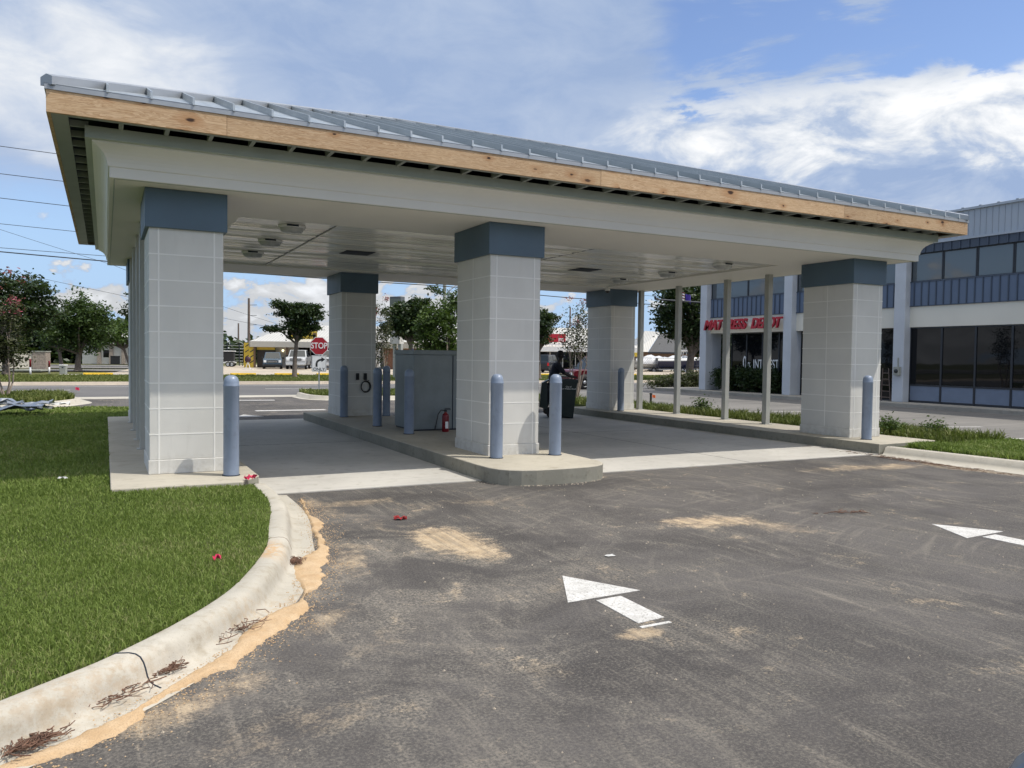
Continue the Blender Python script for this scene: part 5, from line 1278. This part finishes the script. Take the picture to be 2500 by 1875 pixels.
mL,tL=new_mat('lamp_glow'); tL.b.inputs['Emission Color'].default_value=(1,.85,.55,1); tL.b.inputs['Emission Strength'].default_value=4
o=thing('wall_lamp','small lit wall lamp under the white shop porch','lamp',s1.matrix_world@Vector((0,0,0)))
bpy.context.view_layer.update(); p=s1.matrix_world@Vector((3.45,2.93,1.95)); o.location=p
b=MB(); b.lathe([(0,-.1),(.07,-.07),(.1,0),(.07,.07),(0,.1)],n=12); b.build('globe',mL,o)
b=MB(); b.box((-.03,.0,.08),(.03,.1,.16)); b.build('bracket',M['frame_dark'],o)
yb_=thing('roof_sign','yellow and brown sign board on the white metal roof','sign',(0,0,0)); p=s1.matrix_world@Vector((6.4,1.2,3.15)); yb_.location=p; yb_.rotation_euler=(0,0,FR)
b=MB(); b.box((-1.6,-.05,.05),(1.4,.05,1.0)); b.build('board',M['yellow_sheathing'],yb_)
b=MB(); b.box((.95,-.10,.0),(1.35,-.051,.8)); b.build('panel',M['wood_post'],yb_); b=MB(); b.box((-1.4,.06,-.3),(-1.3,.12,.6)); b.box((1.1,.06,-.3),(1.2,.12,.6)); b.build('bracket',M['steel_galv'],yb_)
s2=shop_frame('brick_shop','brown brick shop with cream siding fascia behind the grey cabinet',(26.2,73.4))
b=MB(); b.box((.6,.6,0),(11,10,2.45)); b.build('wall',M['brick_brown'],s2)
b=MB(); b.box((0,0,2.35),(11.5,11,3.02)); b.build('fascia',M['siding'],s2)
b=MB()
for k in range(4): b.box((0,-.012,2.37+k*.16),(11.5,-.002,2.385+k*.16))
b.build('siding_groove',M['wood_post'],s2)
b=MB(); b.poly([(-.1,-.1,3.03),(11.6,-.1,3.03),(10,5.5,5.0),(1.5,5.5,5.0)]); b.poly([(-.1,-.1,3.03),(1.5,5.5,5.0),(-.1,11,3.03)]); b.poly([(11.6,-.1,3.03),(11.6,11,3.03),(10,5.5,5.0)]); b.build('roof',M['white_metal_roof'],s2)
b=MB(); b.box((3.7,.55,1.0),(5.6,.595,2.05)); w=b.build('window',M['glass_dark'],s2)
b=MB(); 
for q in ((3.6,.9,3.7,2.15),(5.6,.9,5.7,2.15),(3.7,2.05,5.6,2.15)): b.box((q[0],.53,q[1]),(q[2],.594,q[3]))
b.build('frame',M['siding'],w)
b=MB(); b.box((.15,.1,0),(.3,.25,2.34)); b.build('downspout',M['white_paint'],s2)
b=MB(); b.box((-.6,.3,0),(.12,.6,2.34)); b.build('corner_panel',M['white_wall'],s2)
o=thing('parking_sign','small blue and white accessible parking sign before the brick shop','sign',(29.25,70.8,.14),FR)
b=MB(); b.box((-.02,0,0),(.02,.04,1.6)); b.build('post',M['wood_post'],o); b=MB(); b.box((-.17,-.02,2.15-.15),(.17,0,2.42-.15)); b.build('blue_plate',M['blue_sign'],o); b=MB(); b.box((-.16,-.02,1.7),(.16,0,1.99)); b.build('white_plate',M['ivory_text'],o)
s3=shop_frame('red_sign_shop','white shop with a red roof sign behind the flowering tree',(38.6,67.4))
b=MB(); b.box((.4,2,0),(14,12,2.5)); b.build('wall',M['white_wall'],s3)
b=MB(); b.box((0,-.1,2.2),(15,.05,2.72)); b.build('fascia',M['white_paint'],s3)
b=MB(); b.poly([(-.1,-.1,2.73),(15.1,-.1,2.73),(13,7,5.1),(2,7,5.1)]); b.poly([(-.1,-.1,2.73),(2,7,5.1),(-.1,13,2.73)]); b.poly([(15.1,-.1,2.73),(15.1,13,2.73),(13,7,5.1)]); b.build('roof',M['white_metal_roof'],s3)
b=MB(); b.box((.6,1.93,.1),(13.5,1.99,2.15)); b.build('shop_window',M['glass_dark'],s3)
b=MB()
for k in range(9): b.box((1+k*1.45,1.86,0),(1.08+k*1.45,1.929,2.2))
b.build('window_bar',M['white_paint'],s3)
o=thing('roof_sign','red roof sign with white letters on the far white shop','sign',(0,0,0),FR); bpy.context.view_layer.update(); o.location=s3.matrix_world@Vector((6.0,.7,3.2))
b=MB(); b.box((-1.4,-.05,.05),(1.05,.05,.98)); b.build('board',M['red_sign'],o)
text_mesh('lettering','m',.8,M['ivory_text'],o,(.55,-.07,.36),(PI/2,0,0),.01); b=MB(); b.box((-1.2,.06,-.3),(-1.1,.1,.6)); b.box((.7,.06,-.3),(.8,.1,.6)); b.build('bracket',M['steel_galv'],o)
# far houses at left
h=thing('white_house','low white building with stone piers behind the shade tree','building',(-3.2,110,.05),-.24)
b=MB(); b.box((0,0,0),(14,8,2.7)); b.build('wall',M['white_wall'],h)
b=MB(); b.box((-.3,-.6,2.7),(14.3,8.4,2.95)); b.poly([(-.3,-.6,2.96),(14.3,-.6,2.96),(14.3,4,4.4),(-.3,4,4.4)]); b.build('roof',M['white_metal_roof'],h)
for k in range(4):
    b=MB(); b.box((1.9+k*1.5,-.35,0),(2.35+k*1.5,-.01,2.65)); b.build('stone_pier',M['brick_tan'],h)
b=MB(); b.box((2.6,-.03,.9),(3.3,-.005,1.9)); b.build('window',M['glass_dark'],h); b=MB(); b.box((5.7,-.03,.3),(7.2,-.005,2.2)); b.build('window',M['glass_dark'],h)
o=thing('dark_bin','black rubbish bin in front of the far white building','bin',(.7,104,.05)); b=MB(); b.prism([(-.55,-.4),(.55,-.4),(.55,.4),(-.55,.4)],0,1.05); b.build('body',M['black_plastic'],o,bevel=.05); b=MB(); b.box((-.6,-.45,1.05),(.6,.45,1.13)); b.build('lid',M['rubber'],o,bevel=.03)
# brick monument sign, posts, utility box
o=thing('brick_monument_sign','tan brick monument sign with angled wing across the street at left','sign',(-5.6,62.6,.1),-.3)
b=MB(); b.box((0,0,0),(1.0,.9,1.5)); b.build('pier',M['brick_tan'],o,bevel=.02); b=MB(); b.box((-.04,-.04,1.502),(1.04,.94,1.58)); b.build('cap',M['pole_concrete'],o)
b=MB(); b.prism([(-1.9,-1.2),(-.02,.1),(-.02,.4),(-1.9,-.9)],.2,1.35); b.build('wing',M['siding'],o)
b=MB()
for k in range(4): 
    u=.2+k*.2; b.box((-1.9+1.88*u-.10,-1.21+1.3*u-.04,.75),(-1.9+1.88*u+.10,-1.21+1.3*u+.0,1.05))
b.build('raised_letters',M['wood_dark'],o)
b=MB(); b.box((-2.2,-1.6,0),(1.2,-.2,.12)); b.build('planter_edge',M['pole_concrete'],o)
for x,y,h_,l in ((-4.62,47.1,1.07,'nearer red and white marker post on the far verge'),(-3.89,52.4,.9,'farther red and white marker post next to the brick sign')):
    o=thing('marker_post',l,'marker post',(x,y,.1),0,'red and white marker posts'); b=MB(); b.lathe([(.0,0),(.06,0),(.06,h_*.52),(.0,h_*.52)],n=12); b.build('lower_sleeve',M['white_paint'],o); b=MB(); b.lathe([(0,h_*.521),(.062,h_*.521),(.062,h_*.97),(.04,h_),(0,h_)],n=12); b.build('upper_sleeve',M['red_gloss'],o)
o=thing('utility_box','white utility box on the verge in front of the shade tree','utility box',(-3.0,51.3,.1),-.2); b=MB(); b.box((-.2,-.2,0),(.2,.2,.58)); b.build('body',M['pole_concrete'],o,bevel=.03); b=MB(); b.box((-.22,-.22,.58),(.22,.22,.66)); b.build('cover',M['white_paint'],o,bevel=.02); b=MB(); b.box((-.05,-.206,.42),(.05,-.2,.5)); b.build('plate',M['frame_dark'],o)
b=MB(); b.prism([(-3.2,47.55),(-3.2,49.2),(.1,50.6),(6,50.6),(6,47.55)],.10,.155); tag(b.build('driveway_apron',M['curb_concrete']),kind='structure')
# yellow wheel stops
pr=None
for k in range(15):
    x=-1.75+k*3.05
    lab='yellow concrete wheel stop along the far verge'
    if pr is None:
        pr=thing('wheel_stop',lab,'wheel stop',(x,48.2,.15),0,'yellow wheel stops along the far parking lot'); b=MB(); b.extr([(-.1,0),(.1,0),(.07,.13),(-.07,.13)],0,1.75); o=b.build('block',M['yellow_paint'],pr,bevel=.02); o.rotation_euler=(0,0,-PI/2)
    else: c=copy_tree(pr); c.location.x=x
# round sign stand, trailer, racks
o=thing('stand_sign','round maroon sign on a white stand by the yellow sheathing','sign',(11.9,69.5,.14),FR); b=MB(); b.lathe([(0,-.03),(.3,-.03),(.3,.03),(0,.03)],(0,0,.95),24,axis='y'); b.build('disc',M['maroon'],o); b=MB(); b.tube([(-.25,0,0),(0,0,.75)],.035,6); b.tube([(.25,0,0),(0,0,.75)],.035,6); b.box((-.5,-.2,0),(.5,.2,.05)); b.build('stand',M['white_paint'],o)
o=thing('cargo_trailer','silver cargo trailer with dark load behind the left lane','trailer',(11.9,86.8,.14),FR+.25)
b=MB(); b.box((-3.2,-1,.55),(-.4,1,1.85)); b.build('body',M['steel_galv'],o,bevel=.08); b=MB(); b.box((-.35,-.95,.6),(1.15,.95,1.75)); b.build('load_cover',M['rubber'],o,bevel=.06); b=MB(); b.box((-3.2,-1.02,.42),(1.3,1.02,.55)); b.box((.3,-1.1,.5),(1.3,-1.0,.62)); b.build('chassis',M['white_paint'],o); b=MB(); b.box((-.4,-1.0,1.76),(1.25,1.0,1.86)); b.build('roof',M['white_paint'],o,bevel=.02)
for x in (.55,.95):
    for s in (-1,1): wheel(o,x,s,.3,2.3)
b=MB(); b.tube([(-3.2,0,.48),(-4.4,0,.48)],.05,6); b.build('drawbar',M['frame_dark'],o)
o=thing('pallet_rack','grey stacked rack behind the cargo trailer','rack',(11.5,93,.14),FR); b=MB()
for k in range(7): b.box((-3.5,0,.2+k*.38),(3.2,1.2,.28+k*.38))
b.build('shelf',M['pole_concrete'],o); b=MB()
for x in (-3.5,-1.8,0,1.6,3.1): b.box((x,-.02,0),(x+.1,.05,2.8)); b.box((x,1.15,0),(x+.1,1.22,2.8))
b.build('upright',M['frame_dark'],o)
# pylon sign
o=thing('pylon_sign','tall grey pylon sign half hidden behind a dark layered tree','sign',(17.2,40.1,.13),-.95)
b=MB(); b.box((-.75,-.25,3.25),(.15,.25,5.5)); b.build('cabinet',M['pylon_frame'],o,bevel=.03); b=MB(); b.box((-.70,-.27,3.4),(.1,-.251,5.35)); b.build('face',M['pylon_face'],o); b=MB(); b.box((-.7,-.26,2.3),(.1,.26,3.2)); b.build('lower_cabinet',M['white_wall'],o,bevel=.02); b=MB(); b.box((-.12,-.12,0),(.12,.12,2.3)); b.box((-.55,-.1,0),(-.40,.1,2.3)); b.build('pole',M['post_gray'],o)
# ------------------------------------------------------------------ poles and wires
def pole(name,label,loc,h_,r0,mat,arms=()):
    o=thing(name,label,'utility pole',loc); b=MB(); b.tube([(0,0,0),(0,0,h_)],[r0,r0*.7],12); b.build('shaft',M[mat],o)
    for z_,l_ in arms:
        b=MB(); b.tube([(0,0,z_),(l_,-l_*.3,z_+.06)],.05,6); b.build('crossarm',M['frame_dark'],o)
    return o
o=pole('utility_pole','concrete utility pole with lamp arm left of the front middle column',(22.55,45.4,.13),9.6,.17,'pole_concrete')
b=MB(); b.tube([(.1,0,5.6),(.35,0,6.5),(.8,-.1,6.95),(1.8,-.2,6.9)],.05,6); b.build('lamp_arm',M['steel_galv'],o); b=MB(); b.box((1.7,-.35,6.82),(2.3,-.1,6.95)); b.build('lamp_head',M['steel_galv'],o,bevel=.03)
pole('utility_pole','tall wooden utility pole far behind the white shop',(24.0,146.5,0),12.3,.30,'pole_wood',((11.0,1.4),(9.0,1.4),(7.2,1.4)))
pole('utility_pole','distant thin pole right of the tall wooden pole\'s foot',(22.6,150,0),7.6,.2,'pole_wood')
pole('utility_pole','distant pole above the red sign shop roof',(62.5,92,.0),9.3,.16,'pole_wood')
pole('utility_pole','concrete utility pole outside the left edge carrying the street wires',(-17.5,44.6,.13),14.6,.18,'pole_concrete')
pole('utility_pole','concrete utility pole hidden behind the blue shop carrying the street wires',(66,44.6,.13),14.6,.18,'pole_concrete')
def wire(label,pts,r,sag=.25):
    b=MB(); P=[]
    for (p,q) in zip(pts,pts[1:]):
        for k in range(12):
            u=k/12; P.append((p[0]+(q[0]-p[0])*u,p[1]+(q[1]-p[1])*u,p[2]+(q[2]-p[2])*u-sag*4*u*(1-u)))
    P.append(pts[-1]); b.tube(P,r,5,cap=False); return tag(b.build('power_line',M['wire'],fix=False),label,'power line')
wire('thickest lowest power line running across behind the whole canopy',[(-17.5,44.5,7.95),(22.55,45.2,6.98),(66,44.5,6.2)],.034,.25)
wire('thin power line just above the thickest one',[(-17.5,44.5,7.95),(22.55,45.2,7.5),(66,44.5,7.0)],.016,.15)
wire('topmost power line reaching the canopy roof at left',[(-17.5,44.5,13.9),(22.55,45.2,13.2),(66,44.5,13.4)],.02,.1)
wire('second power line from the top at left',[(-17.5,44.5,12.3),(22.55,45.2,11.6),(66,44.5,11.8)],.02,.1)
wire('third power line from the top at left',[(-17.5,44.5,11.0),(22.55,45.2,9.9),(66,44.5,10.5)],.02,.1)
wire('fourth power line from the top at left',[(-17.5,44.5,9.5),(22.55,45.2,8.4),(66,44.5,9)],.016,.1)
wire('faint diagonal service wire dropping towards the rear left column',[(-17.5,44.5,12.6),(0,46,7.2),(14,60,4.0)],.011,.2)
wire('lower faint diagonal service wire over the shade tree',[(-17.5,44.5,8.9),(0.1,45,5.3),(14,58,3.6)],.011,.1)
# flags on a lamp pole, lamp arm
o=thing('flag_pole','pole with a striped flag and a purple flag by the big oak','flag pole',(32.15,29.4,.0)); b=MB(); b.tube([(0,0,0),(0,0,6.6)],.05,8); b.build('shaft',M['steel_galv'],o)
def cloth(nm,mat,x0_,x1_,z0_,z1_,stripes=0):
    b=MB(); N=8; K=7
    vs=[(x0_+(x1_-x0_)*i/(N-1),.10*math.sin(i*1.1),z0_+(z1_-z0_)*k/(K)-.03*i) for i in range(N) for k in range(K+1)]
    for i in range(N-1):
        for k in range(K): b.add([vs[i*(K+1)+k],vs[(i+1)*(K+1)+k],vs[(i+1)*(K+1)+k+1],vs[i*(K+1)+k+1]],[(0,1,2,3)],(k%2) if stripes else 0)
    return b.build(nm,[M[m_] for m_ in mat],o,fix=False)
cloth('striped_flag',('red_gloss','ivory_text'),-.0,.42,5.45,6.05,1); cloth('purple_flag',('purple','ivory_text'),.46,.95,5.4,5.9)
o=thing('lamp_pole','dark street lamp pole with a long horizontal arm behind the steel posts','lamp pole',(34.5,28.5,0)); b=MB(); b.tube([(0,0,0),(0,0,5.4)],.08,8); b.build('shaft',M['frame_dark'],o); b=MB(); b.tube([(0,0,5.25),(-4.9,.1,5.32)],.055,6); b.tube([(-4.9,.1,5.3),(-4.95,.1,5.5)],.07,6); b.build('arm',M['frame_dark'],o)
# ------------------------------------------------------------------ boats, fence, far right houses
def loft(b,sections,mi=0):
    n=len(sections[0]); vs=[p for s in sections for p in s]; fs=[]
    for i in range(len(sections)-1):
        for k in range(n-1): fs.append((i*n+k,i*n+k+1,(i+1)*n+k+1,(i+1)*n+k))
    b.add(vs,fs,mi,True)
def boat(name,label,loc,rot,L_,hullmat,cover):
    o=thing(name,label,'boat',loc,rot)
    def hull(u):  # half widths along the boat, bow at +x
        return .95*(1-max(0,(u-.45)/.55)**2.2) if u<.999 else .03
    secl=[]; secu=[]
    for i in range(13):
        u=i/12; x=-L_/2+L_*u; w=max(.03,hull(u)); sh=(1.15 if cover else 1.38)+.25*u*u; kz=.45+.35*max(0,u-.6)**1.2*2
        secl.append([(x,-w,sh),(x,-w*.80,kz+.30),(x,0,kz),(x,w*.80,kz+.30),(x,w,sh)])
        secu.append([(x,-w,sh+.001),(x,-w*1.0,sh+.28),(x,0,sh+.36),(x,w*1.0,sh+.28),(x,w,sh+.001)])
    b=MB(); loft(b,secl); b.poly(secl[0][::-1]); b.build('hull',M[hullmat],o)
    if cover:
        secc=[]
        for i in range(13):
            u=i/12; x=-L_/2+L_*u; w=max(.05,hull(u))*1.03; h_=1.0+.9*math.sin(PI*min(1,u*1.15+.12))**.7*(1 if u<.75 else .8)+(.12*math.sin(i*2.2))
            secc.append([(x,-w,1.0),(x,-w*.9,1.0+(h_-1)*.55),(x,-w*.35,1.0+(h_-1)*.95),(x,0,h_+.15),(x,w*.35,1.0+(h_-1)*.95),(x,w*.9,1.0+(h_-1)*.55),(x,w,.95)])
        b=MB(); loft(b,secc); b.poly(secc[0]); b.poly(secc[-1]); b.build('cover',M['shrinkwrap'],o)
    else:
        b=MB(); loft(b,secu); b.build('topside',M['white_paint'],o)
        b=MB(); b.add([(-.3,-.6,1.4),(.9,-.5,1.4),(.9,.5,1.4),(-.3,.6,1.4),(-.2,-.55,2.1),(.3,-.45,1.95),(.3,.45,1.95),(-.2,.55,1.95)],[(0,1,5,4),(1,2,6,5),(2,3,7,6),(3,0,4,7),(4,5,6,7)]); b.build('console',M['shrinkwrap'],o,bevel=.05)
        for x in (-.5,.1):
            for s in (-1,1): b=MB(); b.tube([(x,s*.6,1.4),(x+.25,s*.5,2.55)],.035,6); b.build('tower_leg',M['white_paint'],o)
        b=MB(); b.box((-1.0,-.75,2.55),(1.1,.75,2.63)); b.build('hardtop',M['white_paint'],o,bevel=.03)
    b=MB(); b.box((-L_/2,-.85,.36),(L_/2-1,-.75,.45)); b.box((-L_/2,.75,.36),(L_/2-1,.85,.45)); b.box((L_/2-1.5,-.05,.36),(L_/2+.8,.05,.45)); b.box((-.6,-.95,.30),(.8,.95,.36)); b.build('trailer_frame',M['steel_galv'],o)
    for x in (-.8,.0):
        for s in (-1,1): wheel(o,x,s,.30,2.0)
    return o
boat('motor_boat','white shrink wrapped boat on a trailer behind the steel posts',(58.6,65.2,.05),-.45,5.6,'shrinkwrap',True)
boat('motor_boat','navy and white boat with a hardtop on a trailer by the oak',(60.2,62.4,.05),-.50,6.6,'hull_navy',False)
boat('motor_boat','covered white boat farther back, partly behind the navy boat',(63.5,66.5,.05),-.45,6.0,'shrinkwrap',True)
o=thing('chain_link_fence','chain link fence in front of the boats','fence',(55,64.2,.05),-.48)
for k in range(7):
    b=MB(); b.tube([(k*2.2,0,0),(k*2.2,0,1.75)],.045,6); b.build('post',M['frame_dark'],o)
b=MB(); b.tube([(0,0,1.72),(13.2,0,1.72)],.03,6); b.build('top_rail',M['frame_dark'],o)
b=MB()
for k in range(66):
    for s in (-1,1):
        x=k*.2; b.tube([(x if s>0 else x+1.0,0,.1),(x+1.0 if s>0 else x,.004*s,1.7)],.006,3,cap=False)
b.build('chain_mesh',M['frame_dark'],o,fix=False)
mk('shingle_gray',(.085,.085,.085),.85)
h=thing('gray_roof_house','white gabled building with grey side roof beyond the boats','building',(66.6,80.5,.05),-.46)
b=MB(); b.box((0,0,0),(11,10,2.6)); b.build('wall',M['wood_post'],h)
b=MB(); b.poly([(-.6,-.4,2.6),(1.5,-.4,2.6),(4.2,4,5.6),(2.2,6,5.8)]); b.poly([(-.6,-.4,2.6),(2.2,6,5.8),(-.6,11,2.6)]); b.build('roof',M['white_metal_roof'],h,fix=False)
b=MB(); b.poly([(1.55,-.45,2.6),(11.4,-.45,2.6),(9,4,4.9),(4.2,4,5.55)]); b.build('side_roof',M['shingle_gray'],h,fix=False); b=MB(); b.box((1.5,-.5,2.38),(11.4,-.4,2.6)); b.build('eave_board',M['frame_dark'],h)
o=thing('yellow_banner_sign','yellow green banner sign left of the boats','sign',(62.6,75.5,.05),-.46); b=MB(); b.box((-.8,-.04,1.9),(1.0,.04,3.1)); b.build('panel',M['yellow_sheathing'],o); b=MB(); b.box((-.7,-.02,0),(-.6,.03,1.9)); b.box((.8,-.02,0),(.9,.03,1.9)); b.build('leg',M['steel_galv'],o)
o=thing('equipment_pile','dark pile of trailer parts behind the fence left of the boats','equipment',(57.0,66.8,.05),-.45)
R=random.Random(4)
for k in range(14):
    b=MB(); l_=R.uniform(.5,1.6); b.box((-l_/2,-.06,0),(l_/2,.06,.12)); q=b.build('beam',M['frame_dark' if k%3 else 'steel_galv'],o,loc=(R.uniform(-2,2),R.uniform(-.6,.6),.1+.09*k*R.uniform(.4,1)),rot=R.uniform(-.6,.6)); q.rotation_euler.y=R.uniform(-.3,.3)
